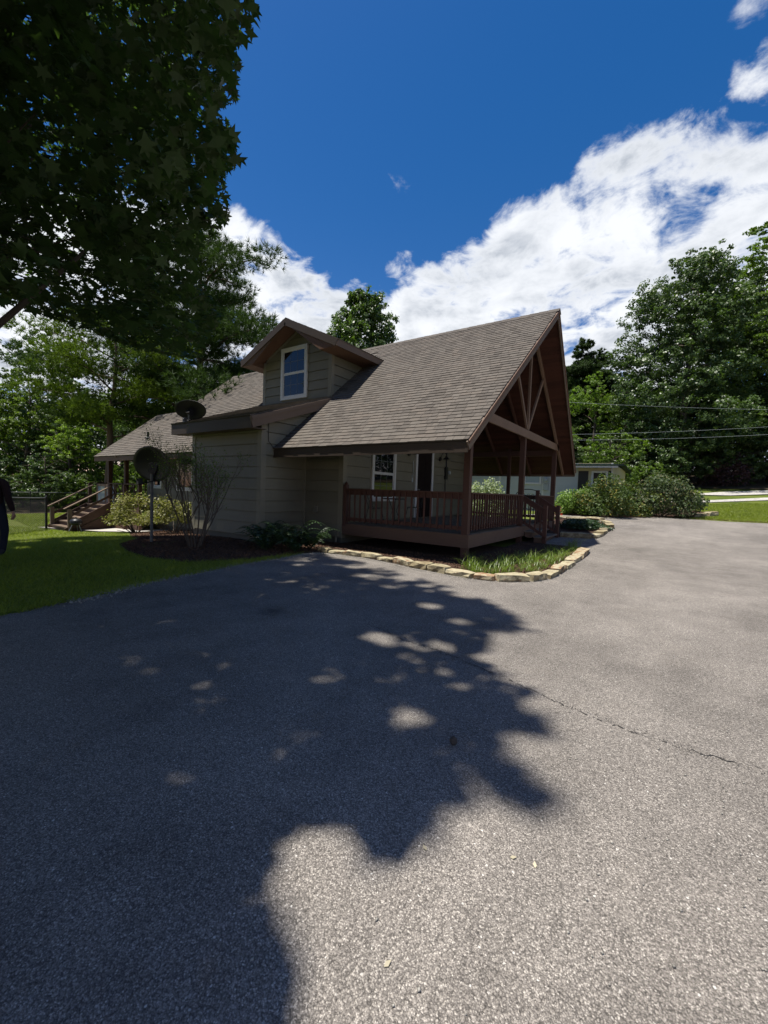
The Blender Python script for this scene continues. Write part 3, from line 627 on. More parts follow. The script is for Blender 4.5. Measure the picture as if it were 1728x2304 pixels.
mb = MB(); pz = rf(-.32); mb.tube([(-14.0, -.32, pz-.1), (-14.0, -.32, pz+.28)], .045, 8); mb.lathe([(.13, 0), (.05, .05)], (-14.0, -.32, pz+.03), 10); obj('vent_pipe', mb, mt['dish'], house)

# porch: floor, skirt, posts, truss, ceiling
DK, SB, RL = .565, .265, 1.54
y = .04
bi = 0
while y < WD-.05:
    obj('floor_board', MB().box(XP+.01, .0, y, min(WD-.03, y+.135), DK-.03, DK), mt['deckgrey'], house); y += .142; bi += 1
bar('porch_skirt', (XP-.06, -.0, (DK+SB)/2-.005), (.03, -.0, (DK+SB)/2-.005), .045, DK-SB, mt['skirt'])
bar('porch_skirt', (.052, -.02, (DK+SB)/2-.006), (.052, WD+.02, (DK+SB)/2-.006), .045, DK-SB+.003, mt['skirt'])
bar('porch_skirt', (XP, WD+.0, (DK+SB)/2), (.028, WD+.0, (DK+SB)/2), .045, DK-SB, mt['skirt'])
PX = -.04
def post(x, y, z1, w=.15, z0=-.1): return obj('post', MB().box(x-w/2, x+w/2, y-w/2, y+w/2, z0, z1), mt['post'], house)
post(PX, .06, 3.45); post(PX, YM, 3.3); post(PX, WD-.08, 3.45); post(-1.8, WD-.08, 3.4, .12); post(-3.6, WD-.08, 3.4, .12)
bar('plate_beam', (XP, .06, 3.2), (.02, .06, 3.2), .12, .22, mt['post']); bar('plate_beam', (XP, WD-.06, 3.2), (.02, WD-.06, 3.2), .12, .22, mt['post'])
bar('tie_beam', (.065, .12, 3.39), (.065, WD-.02, 3.39), .05, .235, mt['trim_wood'])
UR = ZR-.22
bar('king_post', (.07, YM, 3.51), (.07, YM, UR-.1), .06, .1, mt['trim_wood'], up=(0, 1, 0))
for s in (-1, 1):
    bar('brace', (.06, YM+s*.06, 3.55), (.06, YM+s*1.45, 5.35), .05, .10, mt['trim_wood'], up=(0, 1, 0))
for x in (.06, -1.25, -2.5):
    for s in (-1, 1):
        ye = -OV+.15 if s < 0 else WD+OV-.15
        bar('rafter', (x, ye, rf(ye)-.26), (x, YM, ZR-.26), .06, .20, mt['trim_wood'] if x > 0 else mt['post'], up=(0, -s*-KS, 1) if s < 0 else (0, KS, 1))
for x in (): bar('tie_beam', (x, .1, 3.3), (x, WD-.1, 3.3), .06, .18, mt['post'])
bar('ridge_beam', (XP, YM, ZR-.3), (.6, YM, ZR-.3), .07, .2, mt['post'])
Ls = LV
for s in (-1, 1):
    k = 0
    while k*.145 < Ls-.1:
        v0 = .03+k*.145; v1 = min(Ls-.06, v0+.137)
        def Pp(x, v, d):
            yy = -OV+v*(YM+OV)/Ls; zz = ZE+v*(ZR-ZE)/Ls
            return (x, yy if s < 0 else WD-yy, zz-.155-d)
        m_ = MB(); a = [Pp(XP, v0, .02), Pp(XRK(-OV+v0*(YM+OV)/Ls)-.035, v0, .02), Pp(XRK(-OV+v1*(YM+OV)/Ls)-.035, v1, .02), Pp(XP, v1, .02)]; b = [(p[0], p[1], p[2]+.018) for p in a]
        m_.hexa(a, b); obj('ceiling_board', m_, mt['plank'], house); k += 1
# railings
bal = mesh('baluster', MB().box(-.018, .018, -.018, .018, 0, 1), mt['rail'])
def railing(p, q, n, zb=.66, zt=RL, out=(0, -1), sub=True):
    p = Vector((*p, 0)); q = Vector((*q, 0)); o_ = Vector((*out, 0))
    mb = MB(); mb.beam(p+Vector((0, 0, zt-.018)), q+Vector((0, 0, zt-.018)), .12, .036); r = obj('railing', mb, mt['rail'], house)
    for za, hh in ((zt-.10, .13), (zb+.045, .09)):
        obj('rail_board', MB().beam(p-o_*.02+Vector((0, 0, za)), q-o_*.02+Vector((0, 0, za)), .036, hh), mt['rail'], r)
    for k in range(n):
        c = p+(q-p)*((k+.5)/n)+o_*.018
        inst('baluster', bal, r, (c.x, c.y, zb-.02), None, (1, 1, zt-zb-.02))
railing((XP+.2, .0), (-.115, .0), 19, out=(0, -1)); railing((.0, .14), (.0, YM-.08), 24, out=(1, 0)); railing((.0, 6.0), (.0, WD-.16), 13, out=(1, 0)); railing((XP, WD-.05), (-.12, WD-.05), 20, out=(0, 1))
obj('newel_post', MB().box(XP+.06, XP+.17, -.03, .08, .5, RL+.11).lathe([(.04, RL+.11), (.055, RL+.14), (0, RL+.2)], (XP+.115, .025, 0), 8), mt['post'], house)
obj('newel_post', MB().box(-.05, .06, 5.85, 5.96, .5, RL+.17), mt['post'], house)
# front steps with sloped railings
st = bpy.data.objects.new('porch_steps', None); link(st, house, (.4, 5.2, 0))
for k in range(2):
    zt = .41-.15*k; obj('step', MB().box(.06+.30*k, .40+.30*k, 4.28, 5.95, zt-.04, zt), mt['deckgrey'], st); obj('riser', MB().box(.09+.28*k, .115+.28*k+.2, 4.32, 5.93, zt-.2, zt-.04), mt['skirt'], st)
for yy, yt in ((4.33, 4.25), (6.0, 5.95)):
    obj('newel_post', MB().box(.62, .73, yy-.05, yy+.06, .0, 1.22), mt['rail'], st)
    a = Vector((.0, yt, RL-.03)); b = Vector((.66, yy, 1.10))
    obj('handrail', MB().beam(a, b, .1, .04).beam(a-Vector((0, 0, .1)), b-Vector((0, 0, .1)), .036, .13), mt['rail'], st)
    obj('handrail', MB().beam(a-Vector((0, 0, .80)), b-Vector((0, 0, .80)), .036, .09), mt['rail'], st)
    for k in range(4):
        t = (k+.6)/4.4; c = a+(b-a)*t; obj('baluster', MB().box(c.x-.02, c.x+.02, c.y-.02, c.y+.02, c.z-.84, c.z-.1), mt['rail'], st)
#sheet('front_walk', [(.4, 4.45), (1.9, 4.4), (1.9, 6.3), (.4, 6.2)], .02, mt['concrete'])

# ------------------------------------------------------------------ rear deck and lower porch
deck = thing('rear_deck', 'brown timber deck with wide stairs at the far left end of the house', 'deck', (-16.5, 0, g(-16.5, 0)))
DZ = .52; DG = -.56
y = -.85
while y < 2.6: obj('deck_board', MB().box(-18.2, -13.4, y, y+.135, DZ-.035, DZ), mt['treadb'], deck); y += .142
obj('rim_joist', MB().box(-18.2, -13.4, -.90, -.86, DZ-.28, DZ-.002), mt['deckb'], deck); obj('rim_joist', MB().box(-18.24, -18.2, -.9, 2.6, DZ-.28, DZ-.002), mt['deckb'], deck)
obj('deck_skirt', MB().box(-15.9, -13.4, -.86, -.83, DG, DZ-.28), mt['deckb'], deck)
for x in (-18.15, -16.05, -14.7, -13.45): obj('post', MB().box(x-.06, x+.06, -.95, -.83, DG, 1.42), mt['deckb'], deck)
for x in (-16.5, -14.95): obj('post', MB().box(x-.07, x+.07, -.8, -.66, DZ, 2.75), mt['post'], deck)
for xa, xb in ((-15.99, -14.76), (-14.64, -13.5)):
    obj('rail', MB().box(xa-.1, xb+.1, -.97, -.82, 1.42, 1.46), mt['deckb'], deck); obj('rail', MB().box(xa, xb, -.92, -.88, .72, .78), mt['deckb'], deck)
    w = xb-xa
    for k in range(2):
        for s in (0, 1):
            a = xa+w*(k/2); b = xa+w*((k+1)/2); obj('lattice_slat', MB().beam((a if s else b, -.90+.02*s, .78), (b if s else a, -.90+.02*s, 1.40), .02, .035, (0, 1, 0)), mt['deckb'], deck)
obj('rail', MB().box(-18.3, -16.0+.0, 2.5, 2.56, 1.38, 1.42), mt['deckb'], deck); obj('rail', MB().box(-18.24, -18.16, -.9, 2.6, 1.42, 1.46), mt['deckb'], deck)
for k in range(12): obj('baluster', MB().box(-18.22, -18.18, -.6+k*.27, -.56+k*.27, DZ, 1.42), mt['deckb'], deck)
NS = 6
for k in range(NS):
    zt = DG+(DZ-DG)*(k+1)/(NS+0); y0 = -2.45+.26*k
    if k < NS: obj('step', MB().box(-17.85, -16.05, y0, y0+.29, zt-.045-.0*(k), zt-.001*k), mt['treadb'], deck); obj('riser', MB().box(-17.8, -16.1, y0+.03, y0+.05, zt-.19, zt-.045), mt['deckb'], deck)
for x in (-17.9, -15.98):
    obj('stringer', MB().beam((x, -2.5, DG+.02), (x, -.92, DZ-.12), .045, .26), mt['deckb'], deck)
    obj('post', MB().box(x-.06, x+.06, -2.45, -2.32, DG, .36), mt['treadb'], deck)
    obj('handrail', MB().beam((x, -2.58, .36), (x, -.85, 1.34), .14, .04), mt['treadb'], deck)
    for dz in (-.3, -.62): obj('handrail', MB().beam((x, -2.4, .36+dz), (x, -.9, 1.22+dz), .04, .09), mt['deckb'], deck)
obj('stair_side_panel', MB().hexa([(-15.95, -2.35, DG), (-15.92, -2.35, DG), (-15.92, -.86, DG), (-15.95, -.86, DG)], [(-15.95, -2.34, DG+.02), (-15.92, -2.34, DG+.02), (-15.92, -.86, DZ-.3), (-15.95, -.86, DZ-.3)]), mt['deckb'], deck)
gate = thing('deck_gate', 'pair of low glazed panels in pale wooden frames at the top of the deck stairs', 'gate', (-17, -.7, DZ))
for x in (-17.85, -16.95):
    mb = MB(); mb.box(x, x+.08, -.72, -.68, DZ, 1.4); mb.box(x+.8, x+.88, -.72, -.68, DZ, 1.4); mb.box(x+.08, x+.8, -.72, -.68, 1.3, 1.4); mb.box(x+.08, x+.8, -.72, -.68, DZ, DZ+.1)
    f_ = obj('frame', mb, mt['treadb'], gate); obj('pane', MB().box(x+.08, x+.8, -.705, -.695, DZ+.1, 1.3), mt['nbglass'], f_)

# ------------------------------------------------------------------ edging stones
def stone_mesh(l, w, h, seed):
    r = random.Random(seed); mb = MB(); nx = 3
    ts = [-.5, -.18, .2, .5]; P_ = []
    for i, t in enumerate(ts):
        c = 1-.07*(i in (0, 3)); ring = [(-.42, 0), (-.5, .5), (-.47, 1), (.45, 1), (.5, .6), (.45, 0)]
        P_.append([(t*l+r.uniform(-.03, .03)*l, (a*w*c)+r.uniform(-.06, .06)*w, b*h*(1-.06*(i in (0, 3)))+r.uniform(-.10, .10)*h*(b > 0)) for a, b in ring])
    for p in P_: mb.v += p
    n = 6
    for i in range(3):
        for k in range(n): a = i*n+k; b = i*n+(k+1) % n; mb.f.append((a, b, b+n, a+n)); mb.t.append(0)
    mb.f.append(tuple(range(n))[::-1]); mb.f.append(tuple(range(3*n, 4*n))); mb.t += [0, 0]
    # ensure outward
    return mb
def stone_border(label, line, wid, h0, seed, joint=.03, gz=None):
    root = thing('stone_edging', label, 'stone edging', (line[0][0], line[0][1], g(*line[0])))
    r = random.Random(seed); segs = []
    for i, (a, b) in enumerate(zip(line[:-1], line[1:])):
        a_ = Vector((*a, 0)); b_ = Vector((*b, 0)); d = b_-a_; l = d.length-joint; m_ = stone_mesh(l, wid*r.uniform(.9, 1.15), h0*r.uniform(.8, 1.25), seed*50+i)
        c = (a_+b_)/2; ang = math.atan2(d.y, d.x)+r.uniform(-.05, .05)
        me = mesh('stone', m_, mt['stone']); o = bpy.data.objects.new('stone', me); link(o, root, (c.x, c.y, g(c.x, c.y)-.03)); o.rotation_euler = (r.uniform(-.05, .05), r.uniform(-.03, .03), ang)
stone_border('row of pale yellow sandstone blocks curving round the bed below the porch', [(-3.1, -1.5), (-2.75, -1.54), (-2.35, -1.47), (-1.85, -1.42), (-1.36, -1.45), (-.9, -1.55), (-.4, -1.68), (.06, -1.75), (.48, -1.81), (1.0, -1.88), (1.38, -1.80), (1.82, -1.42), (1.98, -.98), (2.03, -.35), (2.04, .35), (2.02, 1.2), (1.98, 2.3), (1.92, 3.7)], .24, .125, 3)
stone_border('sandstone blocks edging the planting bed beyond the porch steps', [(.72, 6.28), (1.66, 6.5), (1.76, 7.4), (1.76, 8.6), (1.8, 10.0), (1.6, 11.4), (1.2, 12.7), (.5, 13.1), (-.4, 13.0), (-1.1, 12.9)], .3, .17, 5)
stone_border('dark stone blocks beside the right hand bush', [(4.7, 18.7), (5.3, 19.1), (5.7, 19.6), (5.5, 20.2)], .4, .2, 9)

# ------------------------------------------------------------------ plants
def leafquads(P, size, up=.5, aspect=.62, rng=RNG, dirs=None):
    n = len(P); nv = rng.normal(size=(n, 3)); nv[:, 2] = np.abs(nv[:, 2])*(.3+up)+up*.6
    if dirs is not None: nv += dirs*.7
    nv /= np.linalg.norm(nv, axis=1, keepdims=True)
    a = np.cross(nv, rng.normal(size=(n, 3))); a /= np.linalg.norm(a, axis=1, keepdims=True); b = np.cross(nv, a)
    s = size*rng.uniform(.6, 1.3, (n, 1)); a *= s*.5; b *= s*.5*aspect
    V = np.stack([P-a, P+b*.9-nv*s*.08, P+a, P-b*.9-nv*s*.08], 1).reshape(-1, 3)
    return V, np.arange(4*n).reshape(-1, 4)
def shell(n, rng=RNG, bias=.3):
    d = rng.normal(size=(n, 3)); d /= np.linalg.norm(d, axis=1, keepdims=True); r = rng.uniform(bias, 1, (n, 1))**.6; return d*r, d
def limbtree(h, rad_, base, nl, seed, lean=0, up=.35, env=None, bole=.5):
    """returns trunk MB and list of (tip position, clump radius)"""
    r = random.Random(seed); mb = MB(); tips = []
    pts = [Vector((lean*math.sin(t*1.3)*h*.1+r.uniform(-.02, .02)*h*(t > 0)*.5, r.uniform(-.02, .02)*h*(t > 0)*.5, h*.94*t)) for t in np.linspace(0, 1, 7)]
    mb.tube(pts, [max(.02, h*.019*(1-t)**.8+.015) for t in np.linspace(0, 1, 7)], 8)
    ga = r.uniform(0, 6)
    for i in range(nl):
        t = base+(1-base)*((i+.5)/nl); t = min(.985, t); e = env(((t-base)/(1-base))) if env else math.sin(math.pi*min(1, .15+.85*(t-base)/(1-base)))**.7
        R = rad_*e*r.uniform(.75, 1.12); ga += 2.4+r.uniform(-.4, .4)
        k = t*6/.94*.94; i0 = min(5, int(k)); o = pts[i0].lerp(pts[i0+1], k-i0)
        tip = o+Vector((math.cos(ga)*R, math.sin(ga)*R, R*up*r.uniform(.3, 1.4)))
        mid = o.lerp(tip, .5)+Vector((r.uniform(-.1, .1)*R, r.uniform(-.1, .1)*R, R*.06))
        mb.tube([o, mid, tip], [max(.015, h*.006*(1-t*.5)), h*.003+.008, .01], 5, False)
        tips.append((tip, R)); tips.append((mid.lerp(tip, .45)+Vector((r.uniform(-.2, .2)*R, r.uniform(-.2, .2)*R, .1*R)), R)); tips.append((mid, R))
    tips.append((pts[-1], rad_*.5)); return mb, tips
def tree_mesh(kind, h, rad_, base, nl, nleaf, size, seed, leaf, bark='bark', up=.35, env=None, clump=.42, flat=.75):
    rng = np.random.default_rng(seed); mb, tips = limbtree(h, rad_, base, nl, seed, .5, up, env)
    w = np.array([max(.3, t[1]) for t in tips])**1.6; w /= w.sum(); cnt = (w*nleaf).astype(int)+3
    Ps = []; Ds = []
    for (tp, R), c in zip(tips, cnt):
        cr = max(.35, clump*max(R, rad_*.35))*rng.uniform(.8, 1.2)
        # break the clump into several sprays
        ns = max(2, c//45); cen, _ = shell(ns, rng, .2); cen = cen*cr*np.array([1, 1, flat])
        q, d = shell(c, rng, .1); idx = rng.integers(0, ns, c)
        Ps.append(np.array(tp)+cen[idx]+q*np.array([1, 1, .55])*cr*.42*rng.uniform(.5, 1.1, (c, 1))); Ds.append(d+cen[idx]/cr)
    P = np.concatenate(Ps); D = np.concatenate(Ds); ok = P[:, 2] > .15; P = P[ok]; D = D[ok]
    V, F = leafquads(P, size, .45, .62, rng, D)
    return mesh('trunk', mb, mt[bark], smooth=True), meshnp('crown', V, F, mt[leaf])
def crown_tree(h, rad_, base, nclump, nleaf, size, seed, leaf, prof, cr=.9, bark='bark', vert=1.0, asp=.62):
    rng = np.random.default_rng(seed); mb, tips = limbtree(h*.93, rad_*.8, max(.12, base), 26, seed, .4, .45)
    t = rng.uniform(0, 1, nclump)**.85; a = rng.uniform(0, 6.283, nclump); R = np.array([prof(q) for q in t])*rad_
    lob = 1+.16*np.sin(a*3+seed)+.10*np.sin(a*5+t*9)+.12*np.sin(t*17+a*2); q = rng.uniform(.25, 1, nclump)**.45
    cen = np.stack([np.cos(a)*R*lob*q, np.sin(a)*R*lob*q, (base+(1-base)*t)*h*.96+rng.normal(size=nclump)*.2], 1)
    c = rng.uniform(.65, 1.25, nclump)*cr*np.clip(R/rad_+.25, .4, 1); w = c**2; cnt = (w/w.sum()*nleaf).astype(int)+4; Ps = []; Ds = []
    for ce, k, n_ in zip(cen, c, cnt):
        ns = max(3, n_//30); sc, sd_ = shell(ns, rng, .55); sc = sc*np.array([1, 1, .8*vert])*k; qd, d = shell(n_, rng, .1); ix = rng.integers(0, ns, n_)
        Ps.append(ce+sc[ix]+qd*np.array([1, 1, .6*vert])*k*.34); Ds.append(d*.6+sd_[ix])
    P = np.concatenate(Ps); D = np.concatenate(Ds); ok = P[:, 2] > .1; V, F = leafquads(P[ok], size, .4, asp, rng, D[ok])
    return mesh('trunk', mb, mt[bark], smooth=True), meshnp('crown', V, F, mt[leaf])
def pine_mesh(h, rad_, base, nl, ntuft, seed, leaf='needle', nsz=.26, env=None):
    rng = np.random.default_rng(seed); r = random.Random(seed)
    env = env or (lambda t: (1-t)**.55*(.55+.45*min(1, t*4)))
    mb, tips = limbtree(h, rad_, base, nl, seed, .3, .18, env); P = []; D = []
    w = np.array([max(.3, t[1]) for t in tips])**1.3; w /= w.sum(); cnt = (w*ntuft).astype(int)+2
    for (tp, R), c in zip(tips, cnt):
        cr = max(.3, .30*R); q, d = shell(c, rng, .2); P.append(np.array(tp)+q*np.array([1, 1, .42])*cr); d[:, 2] = np.abs(d[:, 2])*.7+.35; D.append(d)
    P = np.concatenate(P); D = np.concatenate(D); n = len(P); nb = 12
    dd = np.repeat(D, nb, 0)+rng.normal(size=(n*nb, 3))*.75; dd /= np.linalg.norm(dd, axis=1, keepdims=True)
    L_ = nsz*rng.uniform(.7, 1.15, (n*nb, 1)); pp = np.repeat(P, nb, 0); sd_ = np.cross(dd, rng.normal(size=dd.shape)); sd_ /= np.linalg.norm(sd_, axis=1, keepdims=True)
    V = np.stack([pp-sd_*.016, pp+sd_*.016, pp+dd*L_], 1).reshape(-1, 3)
    return mesh('trunk', mb, mt['pbark'], smooth=True), meshnp('crown', V, np.arange(len(V)).reshape(-1, 3), mt[leaf])
def put_tree(name, ms, x, y, label, group=None, rot=0., sc=1., cat='tree', dz=-.1):
    t = thing(name, label, cat, (x, y, g(x, y)+dz), group); t.rotation_euler = (0, 0, rot); t.scale = (sc,)*3 if not hasattr(sc, '__len__') else sc
    for nm, me in (('trunk', ms[0]), ('crown', ms[1])):
        if me is None: continue
        o = bpy.data.objects.new(nm, me); C.objects.link(o); o.parent = t
    return t
TALL = lambda t: min(1, .62+t*.9)*(1-t**2.6)**.5
PR = lambda t: min(1, .72+t*.9)*(max(0, 1-t**2.4))**.55
A1 = crown_tree(11, 2.9, .10, 70, 15000, .17, 21, 'l_mid', PR); A2 = crown_tree(11, 2.5, .08, 60, 14000, .17, 22, 'l_lime', PR, .8); A3 = crown_tree(12, 3.2, .06, 80, 16000, .18, 23, 'l_dark', PR)
BIG = crown_tree(20, 4.4, .06, 300, 95000, .21, 24, 'l_dark', lambda t: min(1, .88+t*.4)*(max(0, 1-t**3.4))**.5, 1.15)
BIG2 = crown_tree(22, 4.8, .10, 240, 60000, .20, 25, 'l_mid', lambda t: min(1, .8+t*.5)*(max(0, 1-t**2.6))**.5, .95, vert=.6)
TUL = crown_tree(16.9, 2.55, .25, 190, 62000, .21, 26, 'l_tulip', lambda t: min(1, .6+t*1.3)*(max(0, 1-t**3))**.5, .85, vert=1.5)
PN1 = pine_mesh(18.2, 6.6, .30, 52, 13000, 31, 'needle', .36, env=lambda t: (1-t**2.2)**.6*(.75+.25*math.sin(t*19))); PN2 = pine_mesh(11.5, 4.2, .40, 19, 4800, 32, 'needle2', .28, env=lambda t: min(1, .9+t)*(1-t**3)**.6)
PN3 = crown_tree(15.5, 3.0, .04, 190, 90000, .42, 33, 'needle', lambda t: (max(0, 1-t**1.7))**.6*(.82+.18*math.sin(t*27)), .9, 'pbark', .7, .17)
PU = lambda t: (max(0, 1-t**2))**.5
UND = crown_tree(4.5, 2.2, .0, 40, 8000, .16, 34, 'l_mid', PU, .7); UND2 = crown_tree(4, 2.0, .0, 36, 8000, .15, 35, 'l_lime', PU, .65); UND3 = crown_tree(5, 2.4, .0, 44, 9000, .17, 36, 'l_dark', PU, .75)
put_tree('pine_tree', PN1, -20.6, 5.7, 'tallest pine with a bare upper trunk rising behind the roof left of the dormer')
put_tree('pine_tree', PN2, -20.9, .9, 'shorter pine with bright layered branches left of the tall pine', rot=1.)
put_tree('tulip_tree', TUL, -15.4, 15.3, 'narrow upright leafy tree showing above the main roof ridge beside the dormer', rot=.7)
put_tree('pine_tree', PN3, -4.8, 39., 'dark green pine seen just right of the porch gable', sc=1.0)
put_tree('pine_tree', PN3, -3.4, 41.0, 'smaller ragged pine between the gable pine and the big leafy tree', rot=2., sc=.93)
put_tree('pine_tree', PN3, -1.7, 45., 'slender far conifer low beside the big leafy tree', rot=4., sc=.72)
put_tree('maple_tree', BIG, 3.9, 34.8, 'huge rounded dark leafy tree filling the right side above the bushes', rot=.4, sc=1.)
put_tree('leafy_tree', BIG, 7.2, 40.5, 'large dark leafy tree behind and right of the huge rounded tree', rot=2.4, sc=.96)
put_tree('feathery_tree', BIG2, 10.6, 39.5, 'tallest feathery tree cut off by the right edge of the photo', rot=1.1, sc=1.08)
for i, (x, y, ms, s, lab) in enumerate([(-38, -1, A1, 1.05, 'mid green tree at the left edge beyond the far fence'), (-35.6, 1.2, A2, .98, 'lime green tree second from the left edge beyond the far fence'), (-34.8, 3.6, A3, .9, 'dark tree between two lime trees beyond the fence'),
        (-31.8, 3.0, A2, .72, 'slim yellow green young tree in front of the far woods'), (-32.5, 6.4, A1, .92, 'mid green tree behind the shorter pine'), (-29.5, 7.6, A3, .82, 'dark tree right behind the deck porch roof'),
        (-27.5, 9.0, A2, .85, 'bright green tree between the two pines'), (-24.5, 9.5, A1, .95, 'mid green tree behind the roof below the tall pine'), (-40, 4, A3, 1.3, 'tall dark tree rising behind the lime trees at far left'),
        (-36, 10, A3, 1.2, 'tall dark tree behind the shorter pine'), (-30, 14, A1, 1.25, 'tall mid green tree far behind the tall pine'), (-22, 13, A3, .95, 'dark tree directly behind the tall pine trunk')]):
    put_tree('leafy_tree', ms, x, y, lab, 'trees of the left woods', rot=i*1.7, sc=s)
for i, (x, y, ms, s, lab) in enumerate([(-3.0, 35, A1, 1.0, 'mid green tree behind the green roofed house'), (-.3, 36.5, A1, .95, 'mid green tree directly left of the huge rounded tree'), (-7.5, 32, A3, .95, 'dark tree hidden mostly by the porch gable'),
        (.4, 40, A3, 1.0, 'dark tree in the gap behind the huge rounded tree'), (13.5, 41, A3, 1.3, 'dark tree at far right behind the feathery tree'), (5.6, 46, A3, 1.3, 'dark tree deep in the woods on the right'), (15, 36, A1, 1.2, 'mid green tree beyond the right edge')]):
    put_tree('leafy_tree', ms, x, y, lab, 'trees of the right woods', rot=i*1.3+.4, sc=s)
und_l = [(-33, -1.6, UND2, 'lime undergrowth shrub beyond the far fence nearest the left edge'), (-33.5, .6, UND, 'mid green undergrowth shrub beyond the far fence behind the lime one'), (-32.8, 2.4, UND3, 'dark undergrowth shrub under the lime green tree'), (-31.5, 4.6, UND2, 'lime undergrowth shrub left of the deck stairs in the woods'),
 (-29.5, 5.6, UND, 'mid green undergrowth shrub seen above the deck stairs'), (-30.6, 1.2, UND3, 'low dark undergrowth shrub touching the far fence in its middle'), (-27.4, 6.4, UND2, 'lime undergrowth shrub seen over the deck railing'), (-36, -3.5, UND3, 'dark undergrowth shrub behind the walking person'),
 (-25, 7.2, UND, 'mid green undergrowth shrub behind the deck roof posts'), (-30.8, -1.2, UND3, 'dark undergrowth shrub against the far fence beside the person'), (-29.4, 2.6, UND, 'mid green undergrowth shrub against the far fence left of the stairs')]
for i, (x, y, ms, lab) in enumerate(und_l):
    put_tree('shrub', ms, x, y, lab, 'undergrowth beyond the fence', rot=i*2.1, sc=[.75, .6, .85][i % 3], cat='shrub')
for i, (x, y, ms, lab) in enumerate([(-4.5, 29, UND3, 'dark shrub right behind the green roof'), (-1.5, 30.5, UND3, 'dark shrub at the right end of the green roof'), (1.2, 33, UND3, 'dark shrub above the yellow tipped bush'), (5.5, 36.8, UND3, 'dark shrub where the gravel track meets the woods'), (8, 36.5, UND3, 'dark shrub at the woods edge right of the purple shrub'),
 (10.5, 37, UND3, 'dark shrub at the woods edge near the right border'), (3.5, 34.0, UND3, 'dark shrub above the pink flowering bush'), (-6.5, 27, UND3, 'dark shrub behind the neighbouring house'), (-.3, 27.5, UND, 'mid green shrub beside the neighbouring house corner'), (13, 37, UND3, 'dark shrub at the woods edge cut by the right border')]):
    put_tree('shrub', ms, x, y, lab, 'undergrowth of the right woods', rot=i*1.9, sc=[1.05, .95, 1.15][i % 3], cat='shrub')
# far woods read as one mass
def mass(name, label, rows, n, size, leaf, hgt):
    rng = np.random.default_rng(5); P = []
    for (x0, y0, x1, y1, h) in rows:
        m_ = n; t = rng.uniform(0, 1, m_); b = (np.sin(t*43)+np.sin(t*17+1)+np.sin(t*91))*.09+1
        z = rng.uniform(0, 1, m_)**.8*h*b; P.append(np.stack([x0+(x1-x0)*t+rng.normal(size=m_)*1.3, y0+(y1-y0)*t+rng.normal(size=m_)*1.6, z+np.array([g(a, c) for a, c in zip(x0+(x1-x0)*t, y0+(y1-y0)*t)])], 1))
    V, F = leafquads(np.concatenate(P), size, .3, .7, rng); o = bpy.data.objects.new(name, meshnp(name, V, F, mt[leaf])); link(o)
    tag(o, label, 'woods', kind='stuff')
mass('far_woods', 'dense dark woods closing the view behind the nearer trees', [(-48, -8, -44, 18, 8), (-44, 18, -18, 30, 9), (-18, 46, 16, 50, 9), (16, 50, 26, 28, 11)], 15000, .5, 'l_dark', 9)

# bushes
def bush(name, label, x, y, r, h, leaf, size, n, seed, cat='bush', stems=14, stemmat='bark', bare=.0, dz=0):
    rng = np.random.default_rng(seed); rr = random.Random(seed); t = thing(name, label, cat, (x, y, g(x, y)+dz)); mb = MB()
    P = []; D = []; nc = 34
    for k in range(nc):
        a = rr.uniform(0, 6.28); q = rr.uniform(.1, 1)**.5; hz = h*(1-.55*q*q)*rr.uniform(.72, 1.05)*(.5 if k % 3 == 0 else 1)
        c = np.array([math.cos(a)*q*r*.82, math.sin(a)*q*r*.82, max(.2*h, hz)-.12*h])
        if k < stems: mb.tube([(c[0]*.12, c[1]*.12, 0), (c[0]*.55, c[1]*.55, c[2]*.5), tuple(c)], [.02, .012, .006], 5, False)
        m_ = n//nc; s_, d = shell(m_, rng, .2); P.append(c+s_*np.array([.36*r, .36*r, .24*h])); D.append(d)
    P = np.concatenate(P); D = np.concatenate(D); ok = P[:, 2] > .06+bare*h; V, F = leafquads(P[ok], size, .4, .6, rng, D[ok])
    obj_ = bpy.data.objects.new('stems', mesh('stems', mb, mt[stemmat])); C.objects.link(obj_); obj_.parent = t
    f_ = bpy.data.objects.new('foliage', meshnp('foliage', V, F, mt[leaf])); C.objects.link(f_); f_.parent = t; return t, P
bush('bush', 'rounded dark bush with yellow orange new growth left of the mixed bushes on the right', 1.1, 16.0, 1.8, 2.35, 'shrub_g', .13, 11000, 1)
bush('bush', 'low bright lime green bush between the neighbouring house and the dark bush', -.55, 15.6, 1.05, 1.6, 'shrub_l', .13, 4000, 2)
bush('bush', 'wide grey green bush with pinkish flower heads in front of the right woods', 3.3, 18.0, 1.85, 2.4, 'shrub_d', .14, 9000, 3)
bush('bush', 'purple leaved shrub in the shade at the foot of the right woods', 7.2, 35.0, 1.7, 3.0, 'purple', .16, 3500, 4)
bush('bush', 'variegated pale green bush seen through the open porch', -4.3, 11.6, 1.2, 2.15, 'shrub_v', .13, 4500, 5)
bush('bush', 'yellow green leafy shrub beside the rear deck stairs', -11.9, -1.75, .95, 1.45, 'shrub_y', .085, 4200, 6, bare=.2)
bush('bush', 'yellow leaved shrub with dark twiggy base under the rear window', -9.6, -1.6, .85, 1.35, 'shrub_y', .085, 3400, 7, bare=.25)
bush('flower_plant', 'small plant with red flowers beside the porch post', -.75, 12.4, .3, .8, 'red', .06, 150, 8, cat='flowers', dz=.0)
bush('ground_cover', 'low dark green planting in the bed beyond the porch steps', .95, 9.0, 1.0, .45, 'fern', .1, 3200, 9, cat='plant')
